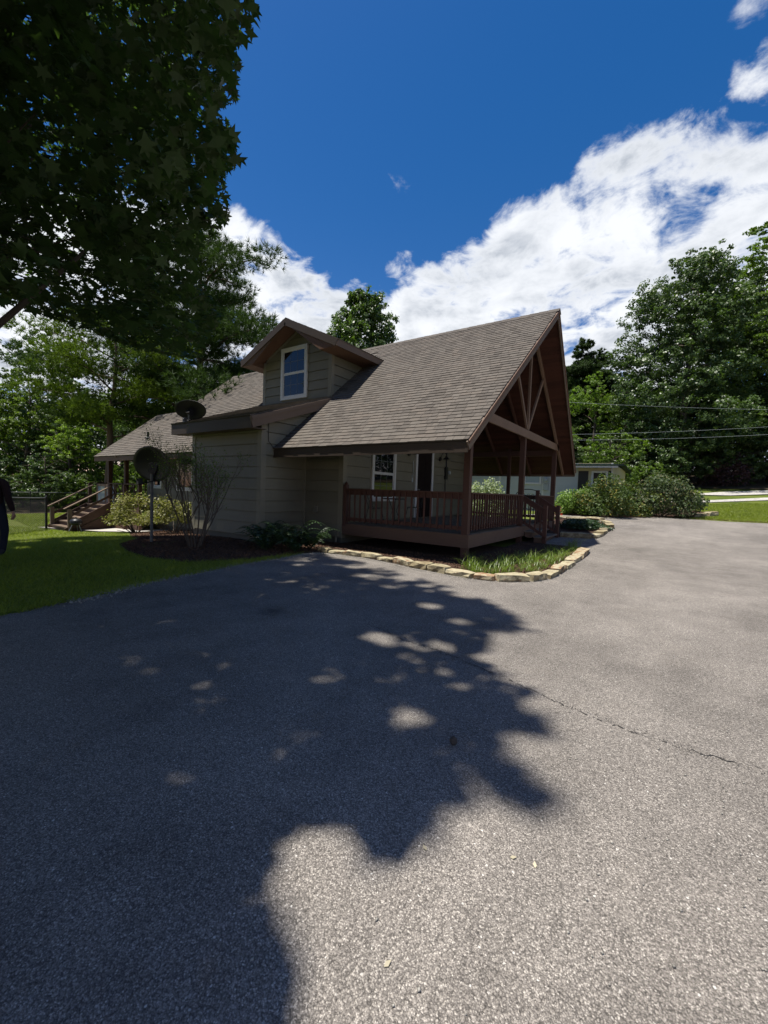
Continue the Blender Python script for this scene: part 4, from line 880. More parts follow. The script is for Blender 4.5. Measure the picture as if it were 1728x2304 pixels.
# ferns at the corner of the bump-out
def fern(x, y, s, seed, lab):
    rr = random.Random(seed); V = []; F = []; t = thing('fern', lab, 'fern', (x, y, g(x, y)))
    mb = MB()
    for k in range(22):
        a = rr.uniform(0, 6.28); L_ = s*rr.uniform(.7, 1.1); rise = rr.uniform(.5, 1.); pts = []
        for i in range(14):
            u = i/13; pts.append(Vector((math.cos(a)*L_*u*.85, math.sin(a)*L_*u*.85, L_*(rise*math.sin(u*2.1)*.75))))
        mb.tube(pts[::3]+[pts[-1]], .004, 3, False); sd_ = Vector((-math.sin(a), math.cos(a), 0))
        for i in range(2, 14):
            w = .11*s*math.sin(math.pi*(i/14)**.8)+.02
            for q in (-1, 1):
                b = pts[i]; tip = b+sd_*q*w+Vector((math.cos(a)*.03, math.sin(a)*.03, -.02)); d = (pts[i]-pts[i-1]).normalized()*.022
                mb.face([b-d, tip, b+d])
    o = bpy.data.objects.new('fronds', mesh('fronds', mb, mt['fern'])); C.objects.link(o); o.parent = t
for i, (x, y, s, lab) in enumerate([(-4.55, -2.05, .95, 'leftmost dark fern at the corner of the bump-out wall'), (-3.95, -1.75, 1.0, 'tallest dark fern against the recessed wall'), (-3.45, -1.5, .85, 'dark fern nearest the porch corner'), (-3.95, -2.45, .8, 'low fern in front of the taller ones'), (-4.75, -1.35, .8, 'small fern tucked behind against the siding'), (-3.35, -2.1, .7, 'fern catching sunlight beside the driveway edge')]): fern(x, y, s, 40+i, lab)
# strap-leaf grass clumps by the stones
clmb = MB()
def clump(x, y, s, n, seed):
    rr = random.Random(seed); mb = clmb
    for k in range(n):
        a = rr.uniform(0, 6.28); L_ = s*rr.uniform(.5, 1.1); o_ = Vector((x+rr.gauss(0, .10), y+rr.gauss(0, .10), g(x, y))); w = .005; c = Vector((math.cos(a), math.sin(a), 0)); sdv = Vector((-c.y, c.x, 0))*w
        pr = None
        for i in range(5):
            u = i/4; p = o_+c*L_*.75*u**1.5+Vector((0, 0, L_*(u*1.15-.62*u*u)))
            if pr is not None: mb.face([pr-sdv*(1.1-u+.25), pr+sdv*(1.1-u+.25), p+sdv*(1-u), p-sdv*(1-u)])
            pr = p
rr = random.Random(3)
spots = [(1.62, -.55), (1.3, -.95), (1.7, .1), (1.45, -.2), (1.15, -1.3), (1.72, .8), (1.4, .6), (1.7, 1.5), (1.4, 1.4), (1.1, -.5), (1.65, 2.3), (1.35, 2.4), (1.6, 3.2), (1.0, .1), (.7, -1.2), (1.25, 3.2), (1.05, 1.1), (.6, -.7), (.9, -1.5), (1.5, 3.9)]
for i, (x, y) in enumerate(spots): clump(x+U(-.05, .05), y, U(.28, .55), 70, 60+i)
o = obj('strap_leaved_grass', clmb, mt['lirio'], at=(1.4, 0, 0)); tag(o, 'bright green strap leaved grass growing behind the curved row of edging stones', 'plant', kind='stuff')
# bare shrub with a few leaves
def bare_shrub():
    rr = random.Random(12); t = thing('bare_shrub', 'tall half bare twiggy shrub in front of the shaded bump-out wall', 'shrub', (-5.5, -3.3, g(-5.5, -3.3))); mb = MB(); tips = []
    def grow(p, d, L_, r, dep):
        pts = [p]; 
        for i in range(4): d = (d+Vector((rr.uniform(-.16, .16), rr.uniform(-.16, .16), rr.uniform(-.02, .12)))).normalized(); pts.append(pts[-1]+d*L_/4)
        mb.tube(pts, [r*(1-.12*i) for i in range(5)], 5 if r > .008 else 3, False)
        if dep == 0: tips.append(pts[-1]); return
        for k in range(3 if dep > 1 else 6):
            q = pts[rr.choice((2, 3, 4))]; nd = (d+Vector((rr.uniform(-.7, .7), rr.uniform(-.7, .7), rr.uniform(-.1, .5)))).normalized(); grow(q, nd, L_*rr.uniform(.45, .68), r*.55, dep-1)
    for k in range(12):
        a = k/12*6.28; grow(Vector((math.cos(a)*.12, math.sin(a)*.12, 0)), Vector((math.cos(a)*.38, math.sin(a)*.38, 1)).normalized(), rr.uniform(1.1, 1.5), .02, 3)
    o = bpy.data.objects.new('stems', mesh('stems', mb, mt['bark'])); C.objects.link(o); o.parent = t
    T = np.array([tuple(p) for p in tips]); T = T[(T[:, 0]+T[:, 2]*.2 > .35) | (np.arange(len(T)) % 2 == 0)]; T = np.repeat(T, 8, 0)+RNG.normal(size=(len(T)*8, 3))*.08
    V, F = leafquads(T, .04); f_ = bpy.data.objects.new('leaves', meshnp('leaves', V, F, mt['l_mid'])); C.objects.link(f_); f_.parent = t
bare_shrub()

# ------------------------------------------------------------------ foreground maple overhanging from the left
SIL = [(584, -40), (584, 17), (578, 67), (548, 84), (523, 110), (548, 143), (527, 169), (534, 232), (495, 250), (530, 295), (544, 359), (506, 392), (511, 439), (527, 485), (490, 510), (455, 540), (440, 600), (470, 650), (503, 709), (480, 745), (455, 775), (446, 823), (420, 800), (359, 793), (312, 789), (253, 762), (190, 738), (105, 709), (25, 684), (-80, 667), (-400, 620), (-900, 560), (-900, -40)]
SHD = [(-12.3, -4.1), (-10.45, -3.3), (-8.2, -2.0), (-6.0, -.8), (-4.6, -.55), (-3.9, -1.2), (-3.0, -1.6), (-2.2, -2.0), (-.9, -2.05), (-.2, -2.5), (.65, -2.7), (1.3, -2.95), (1.75, -3.25), (2.2, -3.6), (2.7, -4.15), (2.35, -4.6), (2.5, -5.0), (2.35, -5.3), (2.8, -5.45), (3.14, -5.6), (2.95, -5.85), (3.42, -6.1), (3.1, -6.4), (3.25, -6.6), (3.5, -6.75), (3.4, -6.98), (3.27, -6.95), (3.05, -7.08), (3.15, -7.4), (3.0, -7.6), (2.85, -7.5), (2.68, -7.5), (2.55, -7.8), (2.8, -7.95), (3.0, -8.0), (3.1, -8.13), (3.12, -8.4), (3.0, -8.8), (2.8, -12), (-2, -18), (-11, -18), (-11.4, -6), (-11.3, -5.3)]  # ground shadow outline that the crown is shaped to cast
SHD2 = [(3.07, -7.92), (3.1, -7.77), (3.16, -7.86), (3.22, -7.78), (3.28, -7.9), (3.36, -7.82), (3.4, -7.76), (3.5, -7.79), (3.52, -7.92), (3.38, -8.05), (3.22, -8.1)]
GAPS = [(1.9, -4.4, .08), (2.6, -5.95, .07), (2.85, -5.6, .06), (.9, -3.3, .06), (-2.1, -3.2, .08), (1.5, -5.45, .13), (2.52, -6.55, .10), (1.4, -3.2, .12), (1.3, -4.05, .12), (.05, -2.75, .12), (2.1, -5.25, .1), (1.1, -3.0, .1), (.25, -3.5, .09), (-1.2, -2.6, .12), (.7, -3.0, .08), (-.5, -3.1, .1), (-9, -4.6, .15), (-10.2, -5.2, .2), (-8, -5.9, .12)]  # ground spots where leaves are left out so sun flecks show
def inpoly(px_, py_, poly):
    ins = np.zeros(len(px_), bool); n = len(poly)
    for i in range(n):
        x1, y1 = poly[i]; x2, y2 = poly[(i+1) % n]
        if y1 == y2: continue
        c = ((y1 > py_) != (y2 > py_)) & (px_ < (x2-x1)*(py_-y1)/(y2-y1)+x1); ins ^= c
    return ins
RWn = np.array(RW)
def view(P):
    v = (P-np.array(CAM)) @ RWn; d = v[:, 2]; dd = np.where(np.abs(d) < 1e-3, 1e-3, d); return 864+939.12*v[:, 0]/dd, 1152-939.12*v[:, 1]/dd, d
def prune(P, mode=0):
    """trims leaves to the seen outline and a chosen ground shadow with sun flecks"""
    u, v, d = view(P); inv = (d > .3) & (u > -160) & (u < 1830) & (v > -60)
    ok = np.where(inv, inpoly(u, v, SIL) & (d > 3.3), True)
    t = P[:, 2]/SUNV.z; gx = P[:, 0]-SUNV.x*t; gy = P[:, 1]-SUNV.y*t
    for (a, b, r) in GAPS: ok &= ((gx-a)**2*.7+(gy-b)**2) > (r*1.35)**2
    return ok & (inpoly(gx, gy, SHD) | (inpoly(gx, gy, SHD2) & (np.sin(P[:, 0]*91+P[:, 1]*57) > .45))), inv
def maple():
    rng = np.random.default_rng(77); rr = random.Random(77); base = Vector((-5.2, -8.2, g(-5.2, -8.2)-.1))
    t = thing('maple_tree', 'big dark maple overhanging from the upper left with star shaped leaves', 'tree', base)
    mb = MB(); b = Vector((0, 0, 0)); mb.tube([b, (.05, .02, 1.2), (.1, -.05, 2.4), (0, 0, 4), (.1, .1, 6.5), (0, .1, 9.5), (0, 0, 12.2)], [.34, .25, .22, .19, .14, .08, .02], 12)
    # sprays of leaves
    N0 = 10000; c = np.stack([rng.uniform(-13.5, 3.4, N0), rng.uniform(-15, -.8, N0), rng.uniform(2.9, 13.4, N0)], 1)
    cen = np.array([-5.0, -7.9, 7.6]); e = (c-cen)/np.array([8.6, 7.2, 5.8]); rr2 = (e**2).sum(1); c = c[rr2 < 1]
    ok, inv = prune(c); c = c[ok]; inv = inv[ok]
    keep = rng.uniform(size=len(c)) < np.where(inv, .95, .8); c = c[keep]; inv = inv[keep]
    # twigs and limbs towards sprays
    idx = rng.choice(len(c), 60, replace=False)
    for i in idx:
        q = Vector(c[i])-base; o_ = Vector((0, 0, max(2.2, min(10, q.z*.62)))); mid = o_.lerp(q, .5)+Vector((rr.uniform(-.3, .3), rr.uniform(-.3, .3), .35))
        L_ = (q-o_).length; pts = [o_, o_.lerp(mid, .5)+Vector((0, 0, .12)), mid, mid.lerp(q, .5), q]
        W_ = np.array([tuple(p+base) for p in pts[2:]]); okk, _ = prune(W_)
        if okk[:1].all(): mb.tube(pts if okk.all() else pts[:3], [max(.02, L_*.013), L_*.010, L_*.007, .012, .006][:len(pts if okk.all() else pts[:3])], 6, False)
    for (q) in ((-1.3+.0, 1.2, 4.35), (1.5, 2.2, 5.4), (2.6, .3, 7.5), (-2.8, 1., 6.6)):
        q = Vector(q); mb.tube([(0, 0, 2.6), q*.45+Vector((0, 0, 1.2)), q], [.07, .05, .02], 8, False)
    o = bpy.data.objects.new('trunk', mesh('trunk', mb, mt['bark'], smooth=True)); C.objects.link(o); o.parent = t
    # leaves
    n = 26; ctr = np.repeat(c, n, 0); iv = np.repeat(inv, n); q, _ = shell(len(ctr), rng, .1)
    P = ctr+q*np.array([.46, .46, .16])-np.array([0, 0, 1])*(np.linalg.norm(q[:, :2], axis=1)[:, None])*.12
    ok, inv2 = prune(P); P = P[ok]; iv = inv2[ok]
    m_ = len(P); nv = rng.normal(size=(m_, 3))*.55; nv[:, 2] = np.abs(nv[:, 2])+.75; nv /= np.linalg.norm(nv, axis=1, keepdims=True)
    a = np.cross(nv, rng.normal(size=(m_, 3))); a /= np.linalg.norm(a, axis=1, keepdims=True); bb = np.cross(nv, a); s = rng.uniform(.055, .095, m_)
    # five lobed outline
    out = [(-1.0, 0), (-.45, .28), (-.55, .85), (-.05, .45), (.25, 1.05), (.42, .38), (1.25, 0), (.42, -.38), (.25, -1.05), (-.05, -.45), (-.55, -.85), (-.45, -.28)]
    simple = [(-.9, 0), (-.1, .8), (1.1, 0), (-.1, -.8)]
    def build(I, shape):
        K = len(shape); sh_ = np.array(shape); V = P[I][:, None, :]+s[I][:, None, None]*(a[I][:, None, :]*sh_[None, :, 0:1]+bb[I][:, None, :]*sh_[None, :, 1:2]-nv[I][:, None, :]*(np.abs(sh_[None, :, 1:2])*.42+(sh_[None, :, 0:1]**2)*.2))
        return V.reshape(-1, 3)-np.array(base), np.arange(len(I)*K).reshape(-1, K)
    u, v, d = view(P); score = np.where(iv, d+np.where(inpoly(u, v, [(330, -40), (600, -40), (600, 900), (330, 900)]), 0, 4), 99)
    od = np.argsort(score); big = od[:296]; rest_in = np.array([i for i in od[296:] if iv[i]]); rest_out = np.array([i for i in od[296:] if not iv[i]])
    for nm, I, shp in (('crown', rest_in, out), ('crown', rest_out, simple)):
        s[I] *= (1.0 if shp is out else 1.3); V, F = build(I, shp); o = bpy.data.objects.new(nm, meshnp(nm, V, F, mt['maple'])); C.objects.link(o); o.parent = t; o['kind'] = 'stuff'
    lm = bpy.data.meshes.new('leaf'); lm.from_pydata([(x, y, -(abs(y)*.42+x*x*.2)) for x, y in out], [], [tuple(range(12))]); lm.materials.append(mt['maple'])
    for i in big:
        o = bpy.data.objects.new('leaf', lm); C.objects.link(o); o.parent = t
        Mx = Matrix((Vector(a[i]), Vector(bb[i]), Vector(nv[i]))).transposed().to_4x4(); o.matrix_local = Matrix.Translation(Vector(P[i])-base) @ Mx @ Matrix.Scale(float(s[i]), 4)
    print('maple leaves', m_, 'in', len(rest_in), 'out', len(rest_out))
maple()

# ------------------------------------------------------------------ lawn blades, chips, pebbles
def scatter_blades(name, label, poly, n, hmin, hmax, mat, zf=g, w=.0035, seed=1):
    rng = np.random.default_rng(seed); xs_ = [p[0] for p in poly]; ys_ = [p[1] for p in poly]
    X = rng.uniform(min(xs_), max(xs_), n*2); Y = rng.uniform(min(ys_), max(ys_), n*2); ok = inpoly(X, Y, poly); X = X[ok][:n]; Y = Y[ok][:n]; m_ = len(X)
    Z = np.array([zf(a, b) for a, b in zip(X, Y)])-.01; P = np.stack([X, Y, Z], 1); an = rng.uniform(0, 6.28, m_); h = rng.uniform(hmin, hmax, m_)
    dx = np.stack([np.cos(an), np.sin(an), np.zeros(m_)], 1)*w; ln = rng.normal(size=(m_, 3))*.85; ln[:, 2] = 1
    V = np.stack([P-dx, P+dx, P+ln*h[:, None]], 1).reshape(-1, 3); o = bpy.data.objects.new(name, meshnp(name, V, np.arange(m_*3).reshape(-1, 3), mt[mat])); link(o); tag(o, label, 'grass', kind='stuff')
scatter_blades('lawn_grass', 'mown green lawn between the driveway edge and the mulch bed', [(-2.05, -9), (-2.12, -7.6), (-2.25, -6.69), (-2.57, -5.82), (-2.75, -4.85), (-2.9, -3.95), (-2.93, -3.05), (-3.05, -2.2), (-3.25, -3.4), (-3.8, -4.5), (-4.7, -4.8), (-5.85, -4.7), (-7.2, -4.3), (-8.3, -3.35), (-10, -2.8), (-12.3, -1.85), (-14, -4), (-11, -7), (-7, -9.5)], 120000, .03, .075, 'blade', w=.006)
scatter_blades('lawn_grass', 'ragged taller grass tufts fringing the driveway edge', [(-2.0, -8.4), (-2.06, -7.4), (-2.2, -6.6), (-2.5, -5.75), (-2.68, -4.8), (-2.84, -3.9), (-2.86, -3.0), (-3.0, -2.1), (-3.2, -2.2), (-3.1, -3.2), (-3.1, -4.1), (-2.95, -5.0), (-2.75, -6.0), (-2.45, -6.9), (-2.3, -7.8)], 5200, .03, .11, 'blade', w=.005, seed=8)
scatter_blades('lawn_grass', 'sunlit lawn behind the chain link fence', [(-12.4, -1.9), (-18.4, -2.9), (-27, -2), (-28, 3), (-18.4, 3), (-18.4, -2.9), (-28, -8), (-14, -9), (-11, -7)], 60000, .04, .08, 'blade', w=.012, seed=2)
scatter_blades('lawn_grass', 'sloping lawn on the right beyond the driveway', [(4.6, 17.1), (7.4, 16.9), (14, 17.4), (16, 24), (10, 26), (5.5, 24), (3.2, 22), (5.6, 20)], 60000, .04, .09, 'blade', w=.012, seed=3)
def chips(name, label, poly, n, size, mat, seed, flat=.3):
    rng = np.random.default_rng(seed); xs_ = [p[0] for p in poly]; ys_ = [p[1] for p in poly]; X = rng.uniform(min(xs_), max(xs_), n*2); Y = rng.uniform(min(ys_), max(ys_), n*2); ok = inpoly(X, Y, poly); X = X[ok][:n]; Y = Y[ok][:n]
    P = np.stack([X, Y, np.array([g(a, b) for a, b in zip(X, Y)])+.02], 1); V, F = leafquads(P, size, .8, flat, rng); o = bpy.data.objects.new(name, meshnp(name, V, F, mt[mat])); link(o); tag(o, label, 'ground cover', kind='stuff')
chips('mulch_chips', 'dark bark mulch around the bare shrub and satellite dish pole', [(-12.3, -1.75), (-10, -2.75), (-8.3, -3.3), (-7.2, -4.25), (-5.85, -4.65), (-4.7, -4.75), (-3.75, -4.55), (-3.2, -3.5), (-3.1, -1.7), (-3.7, -.1), (-5.2, -.1), (-5.2, -1.6), (-8.4, -1.6), (-8.5, 0), (-12.3, 0)], 22000, .07, 'chip', 4)
chips('mulch_chips', 'bark mulch under the porch edge', [(-2.9, -1.45), (-.62, -1.55), (.45, -1.7), (1.3, -1.6), (1.9, -.4), (1.9, 3), (.1, 4), (.1, 0), (-3.6, .0)], 9000, .06, 'chip', 5)
def pebbles(name, label, line, n, spread, size, seed, mat='pebble'):
    rng = np.random.default_rng(seed); t = rng.uniform(0, len(line)-1.001, n); i = t.astype(int); f_ = t-i; A = np.array(line); P = A[i]*(1-f_[:, None])+A[i+1]*f_[:, None]+rng.normal(size=(n, 2))*spread
    s = size*rng.uniform(.4, 1.3, n); V = []; F = []; o6 = np.array([(1, 0, 0), (0, 1, 0), (-1, 0, 0), (0, -1, 0), (0, 0, .7), (0, 0, -.5)])
    J = o6[None]*(1+rng.uniform(-.35, .35, (n, 6, 3)))*s[:, None, None]; Z = np.array([g(a, b) for a, b in P]); V = (J+np.concatenate([P, Z[:, None]+.004], 1)[:, None, :]).reshape(-1, 3)
    T = np.array([(0, 1, 4), (1, 2, 4), (2, 3, 4), (3, 0, 4), (1, 0, 5), (2, 1, 5), (3, 2, 5), (0, 3, 5)]); F = (np.arange(n)[:, None, None]*6+T[None]).reshape(-1, 3)
    o = bpy.data.objects.new(name, meshnp(name, V, F, mt[mat])); link(o); tag(o, label, 'gravel', kind='stuff')
pebbles('loose_gravel', 'pale loose gravel along the driveway edge beside the lawn', [(-2.2, -6.9), (-2.35, -6.4), (-2.6, -5.8), (-2.8, -4.9), (-2.95, -3.95), (-2.95, -3.05), (-3.05, -2.2), (-2.9, -1.8)], 2300, .085, .015, 6)
pebbles('loose_gravel', 'scattered grit at the foot of the edging stones', [(-2.53, -1.7), (-1.36, -1.62), (-.05, -1.95), (1.01, -2.05), (1.9, -1.6), (2.2, -.4), (2.2, 2)], 1200, .06, .009, 7)
pebbles('loose_gravel', 'dark broken grit along the long crack in the driveway', [(1.2, -5.2), (2.19, -5.40), (3.25, -5.71), (4.06, -5.82), (5.2, -5.85), (6.5, -5.7)], 600, .022, .004, 12, 'grit')
pebbles('loose_gravel', 'few loose stones lying on the open driveway', [(-1, -6), (2, -5), (4.2, -6.5), (4.5, -7.5), (3, -3), (6, 0)], 500, .8, .006, 8)
chips('dead_leaves', 'dry brown leaf litter along the far lawn edge', [(2.2, 16.5), (4.5, 17.0), (7.5, 16.8), (14, 17.3), (14, 17.8), (7.5, 17.4), (4.4, 17.6), (2.4, 17.3)], 3000, .07, 'chip', 9)

cone = MB().lathe([(0, 0), (.016, .008), (.024, .022), (.02, .04), (.008, .052), (0, .054)], (2.88, -6.66, 0), 9); o = obj('pine_cone', cone, mt['bark'], at=(2.88, -6.66, 0)); tag(o, 'small dark pine cone lying in the shadow on the driveway', 'pine cone')
for (x, y, a_, lab) in ((3.42, -7.22, .4, 'pale fallen leaf on the sunlit driveway nearest the camera on the right'), (3.50, -7.2, 1.9, 'small pale leaf just right of the larger fallen leaf'), (3.1, -7.4, 2.7, 'pale fallen leaf at the edge of the tree shadow'), (3.22, -7.85, 1.2, 'pale fallen leaf low in the sunlit patch')):
    c_, s_ = math.cos(a_), math.sin(a_); pts = [(-.016, 0, .003), (-.004, -.008, .005), (.013, 0, .009), (-.003, .008, .007)]
    o = obj('fallen_leaf', MB().face([(x+p*c_-q*s_, y+p*s_+q*c_, z_) for p, q, z_ in pts]), mt['dryleaf'], at=(x, y, 0)); tag(o, lab, 'leaf')
# ------------------------------------------------------------------ satellite dishes
def dish(name, label, base, ctr, rx, rz, ang, tilt, polr, par_top):
    t = thing(name, label, 'satellite dish', base); Rm = Matrix.Rotation(ang, 3, 'Z') @ Matrix.Rotation(tilt, 3, 'X'); c = Vector(ctr)
    mb = MB(); n = 28; prof = [(0, .16), (.3, .145), (.6, .10), (.85, .035), (1, 0), (1.01, .012), (.98, .02), (.6, .115), (0, .178)]
    b0 = len(mb.v)
    for r, d in prof:
        for k in range(n):
            a = 2*math.pi*k/n; p = Vector((r*rx*math.cos(a), d*rx*1.1, r*rz*math.sin(a))); mb.v.append(tuple(Rm @ p + c))
    for i in range(len(prof)-1):
        for k in range(n): a0 = i*n+k; a1 = i*n+(k+1) % n; mb.f.append((a0, a1, a1+n, a0+n)); mb.t.append(0)
    obj('reflector', mb, mt['dish'], t, smooth=True)
    obj('mast', MB().tube([base, par_top], polr, 12), mt['pole'], t)
    bk = Rm @ Vector((0, rx*.2, 0))+c; obj('bracket', MB().beam(par_top, bk, .12, .16).beam(bk-Rm @ Vector((rx*.3, 0, 0)), bk+Rm @ Vector((rx*.3, 0, 0)), .05, .05), mt['dish'], t)
    e = Rm @ Vector((0, -rx*.85, -rz*.9))+c; lo = Rm @ Vector((0, .05, -rz*.95))+c
    obj('feed_arm', MB().tube([lo, e, Rm @ Vector((0, -rx*.95, -rz*.5))+c], .015, 6).box(e.x-.05, e.x+.05, e.y-.05, e.y+.05, e.z, e.z+.14), mt['dish'], t)
camang = math.atan2(8.91-3.7, 3.88+7.)  # towards the camera
dish('satellite_dish', 'large black satellite dish on a tall pole in the mulch bed', (-7.03, -3.57, -.05), (-6.95, -3.62, 1.98), .56, .45, rad(20), rad(14), .036, (-7.03, -3.57, 1.75))
dish('satellite_dish', 'smaller dark satellite dish mounted on the low roof edge', (-8.35, -1.85, shed(-1.85)), (-8.35, -1.8, shed(-1.85)+.36), .50, .30, rad(30), rad(24), .022, (-8.35, -1.85, shed(-1.85)+.22))

# ------------------------------------------------------------------ grill
gx, gy = -15.6, -2.3; gz = g(gx, gy)+.03
gr = thing('kettle_grill', 'small black kettle grill standing at the foot of the deck stairs', 'grill', (gx, gy, gz))
obj('bowl', MB().lathe([(0, .22), (.10, .235), (.18, .28), (.215, .36), (.2, .36), (.0, .34)], (gx, gy, gz), 20), mt['black'], gr, smooth=True)
obj('lid', MB().lathe([(.215, .362), (.222, .372), (.19, .44), (.11, .49), (0, .505)], (gx, gy, gz), 20), mt['black'], gr, smooth=True)
obj('lid_handle', MB().tube([(gx-.06, gy, gz+.5), (gx-.05, gy, gz+.55), (gx+.05, gy, gz+.55), (gx+.06, gy, gz+.5)], .012, 6), mt['black'], gr)
for k in range(3):
    a = k*2.09+.5; obj('leg', MB().tube([(gx+math.cos(a)*.12, gy+math.sin(a)*.12, gz+.28), (gx+math.cos(a)*.24, gy+math.sin(a)*.24, gz)], .014, 6), mt['galv'], gr)

# ------------------------------------------------------------------ chain-link fences
def fence(label, A, B, h, spacing, lead=0.):
    A = Vector((*A, g(*A))); B = Vector((*B, g(*B))); t = thing('chain_link_fence', label, 'fence', A); n = max(1, round((B-A).length/spacing))
    for k in range(n+1):
        p = A.lerp(B, k/n); p.z = g(p.x, p.y); r = .045 if k == 0 else .03
        obj('post', MB().tube([p, p+Vector((0, 0, h+.04))], r, 8).lathe([(r*1.2, h+.04), (r, h+.08), (0, h+.1)], p, 8), mt['black'], t)
    a = A+Vector((0, 0, h)); b = B.copy(); b.z = g(b.x, b.y)+h; obj('top_rail', MB().tube([a, b], .021, 6), mt['galv'], t)
    mb = MB(); L_ = (B-A).length; d = (B-A)/L_; s = .085; nn = d.cross(Vector((0, 0, 1))); x = -h
    while x < L_:
        for q in (1, -1):
            x0, x1, z0, z1 = x, x+h, 0., h
            if x0 < 0: z0 = -x0; x0 = 0
            if x1 > L_: z1 = h-(x1-L_); x1 = L_
            if q < 0: z0, z1 = h-z0, h-z1
            p = A+d*x0+Vector((0, 0, z0))+nn*.004*q; r_ = A+d*x1+Vector((0, 0, z1))+nn*.004*q; dd = (r_-p)
            if dd.length > .05: mb.beam(p, r_, .007, .007, nn)
        x += s
    o = obj('wire_mesh', mb, mt['black'], t); o['kind'] = 'stuff'
fence('near chain link fence with black corner post between the deck stairs and left edge', (-17.35, -2.75), (-12.2, -9.2), 1.3, 3.4)
fence('far chain link fence along the foot of the left woods', (-28.4, -9), (-28.9, 8.5), 1.25, 3.)

# ------------------------------------------------------------------ neighbouring house
nb = thing('neighbour_house', 'pale sided neighbouring house with green metal roof behind the porch and bushes', 'house', (-4, 18, g(-4, 18)))
NY = 17.; ZN = g(-4, NY)
z = ZN+.4
while z < 3.45:
    for x0, x1, m, dy in ((-12, -.72, 'nbsid', 0), (-.72, 1.0, 'nbcream', 0)):
        mbp = MB(); zt = min(3.45, z+.105); mbp.hexa([(x0, NY-.018, z), (x1, NY-.018, z), (x1, NY, z), (x0, NY, z)], [(x0, NY-.003, zt), (x1, NY-.003, zt), (x1, NY, zt), (x0, NY, zt)]); obj('siding_plank', mbp, mt[m], nb)
    z += .105
obj('wall', MB().box(-12, .98, NY+.002, NY+7, ZN-.6, 3.45), mt['nbsid'], nb)
for x in (-2.62+.0, .97): obj('corner_board', MB().box(x-.04, x+.05, NY-.03, NY, ZN, 3.45), mt['white'], nb)
obj('corner_board', MB().box(-5.35, -5.2, NY-.03, NY, ZN, 3.45), mt['white'], nb)
slab2 = MB().hexa([(-12.4, NY-.5, 3.42), (1.3, NY-.5, 3.28), (1.3, NY+3.6, 3.55), (-12.4, NY+3.6, 3.68)], [(-12.4, NY-.5, 3.48), (1.3, NY-.5, 3.34), (1.3, NY+3.6, 3.62), (-12.4, NY+3.6, 3.74)]); rfn = obj('roof', slab2, mt['green'], nb)
for k in range(46): xx = -12.3+k*.3; zz_ = 3.48-(xx+12.4)*.01; obj('roof_rib', MB().beam((xx, NY-.49, zz_+.012), (xx, NY+3.6, 3.76-(xx+12.4)*.0086), .03, .03), mt['green'], rfn)
obj('fascia', MB().hexa([(-12.4, NY-.53, 3.31), (1.31, NY-.53, 3.17), (1.31, NY-.5, 3.17), (-12.4, NY-.5, 3.31)], [(-12.4, NY-.53, 3.40), (1.31, NY-.53, 3.26), (1.31, NY-.5, 3.26), (-12.4, NY-.5, 3.40)]), mt['white'], nb)
obj('drip_edge', MB().hexa([(-12.4, NY-.56, 3.40), (1.33, NY-.56, 3.26), (1.33, NY-.5, 3.26), (-12.4, NY-.5, 3.40)], [(-12.4, NY-.56, 3.50), (1.33, NY-.56, 3.36), (1.33, NY-.5, 3.36), (-12.4, NY-.5, 3.50)]), mt['green'], nb)
obj('wall', MB().box(.982, 1.01, NY+.01, NY+7, ZN-.6, 3.4), mt['nbcream'], nb)
obj('roof', MB().hexa([(-12.4, NY+7.6, 3.3), (1.3, NY+7.6, 3.3), (1.3, NY+3.6, 3.55), (-12.4, NY+3.6, 3.68)][::-1], [(-12.4, NY+7.6, 3.38), (1.3, NY+7.6, 3.38), (1.3, NY+3.6, 3.62), (-12.4, NY+3.6, 3.74)][::-1]), mt['green'], nb)
window('y', NY-.005, -1, -3.76, -2.72, 2.22, 3.3, par=nb, glass='nbglass', tw=.07, grid_=False, proud=.078)
window('y', NY-.005, -1, -.02, .80, 1.6, 3.02, par=nb, tw=.06, grid_=False, proud=.078)
for xa, xb in ((-.70, -.18), (.82, .95)): obj('shutter', MB().box(xa, xb, NY-.04, NY-.02, 1.7, 3.02), mt['black'], nb)
mb = MB().box(-2.60, -2.28, NY-.14, NY-.02, 2.28, 2.66).box(-2.58, -2.3, NY-.12, NY-.02, 1.88, 2.24).tube([(-2.44, NY-.07, 2.66), (-2.44, NY-.07, 3.3)], .025, 6).lathe([(0, .1), (.09, .09), (.1, 0)], (-2.44, NY-.14, 2.48), 14, Matrix.Rotation(rad(90), 3, 'X')); obj('electric_meter', mb, mt['grey'], nb)

# ------------------------------------------------------------------ porch furniture
def chair(x, y, rot, lab):
    t = thing('patio_chair', lab, 'chair', (x, y, DK), 'black metal patio chairs on the porch'); M_ = Matrix.Translation((x, y, DK)) @ Matrix.Rotation(rot, 4, 'Z'); f = lambda *p: tuple(M_ @ Vector(p))
    obj('seat', MB().lathe([(0, .44), (.2, .44), (.21, .45), (.2, .46), (0, .46)], (x, y, DK), 14), mt['black'], t)
    for a in (-.17, .17):
        for b in (-.17, .17): obj('leg', MB().tube([f(a*.8, b*.8, .44), f(a*1.2, b*1.2, 0)], .011, 6), mt['black'], t)
    obj('backrest', MB().tube([f(-.19, .19, .44), f(-.2, .24, .8), f(-.1, .26, .93), f(.1, .26, .93), f(.2, .24, .8), f(.19, .19, .44)], .012, 6).tube([f(0, .2, .45), f(-.08, .24, .65), f(0, .25, .75), f(.08, .24, .65), f(0, .2, .45)], .008, 5).tube([f(-.1, .26, .93), f(0, .25, .75), f(.1, .26, .93)], .008, 5), mt['black'], t)
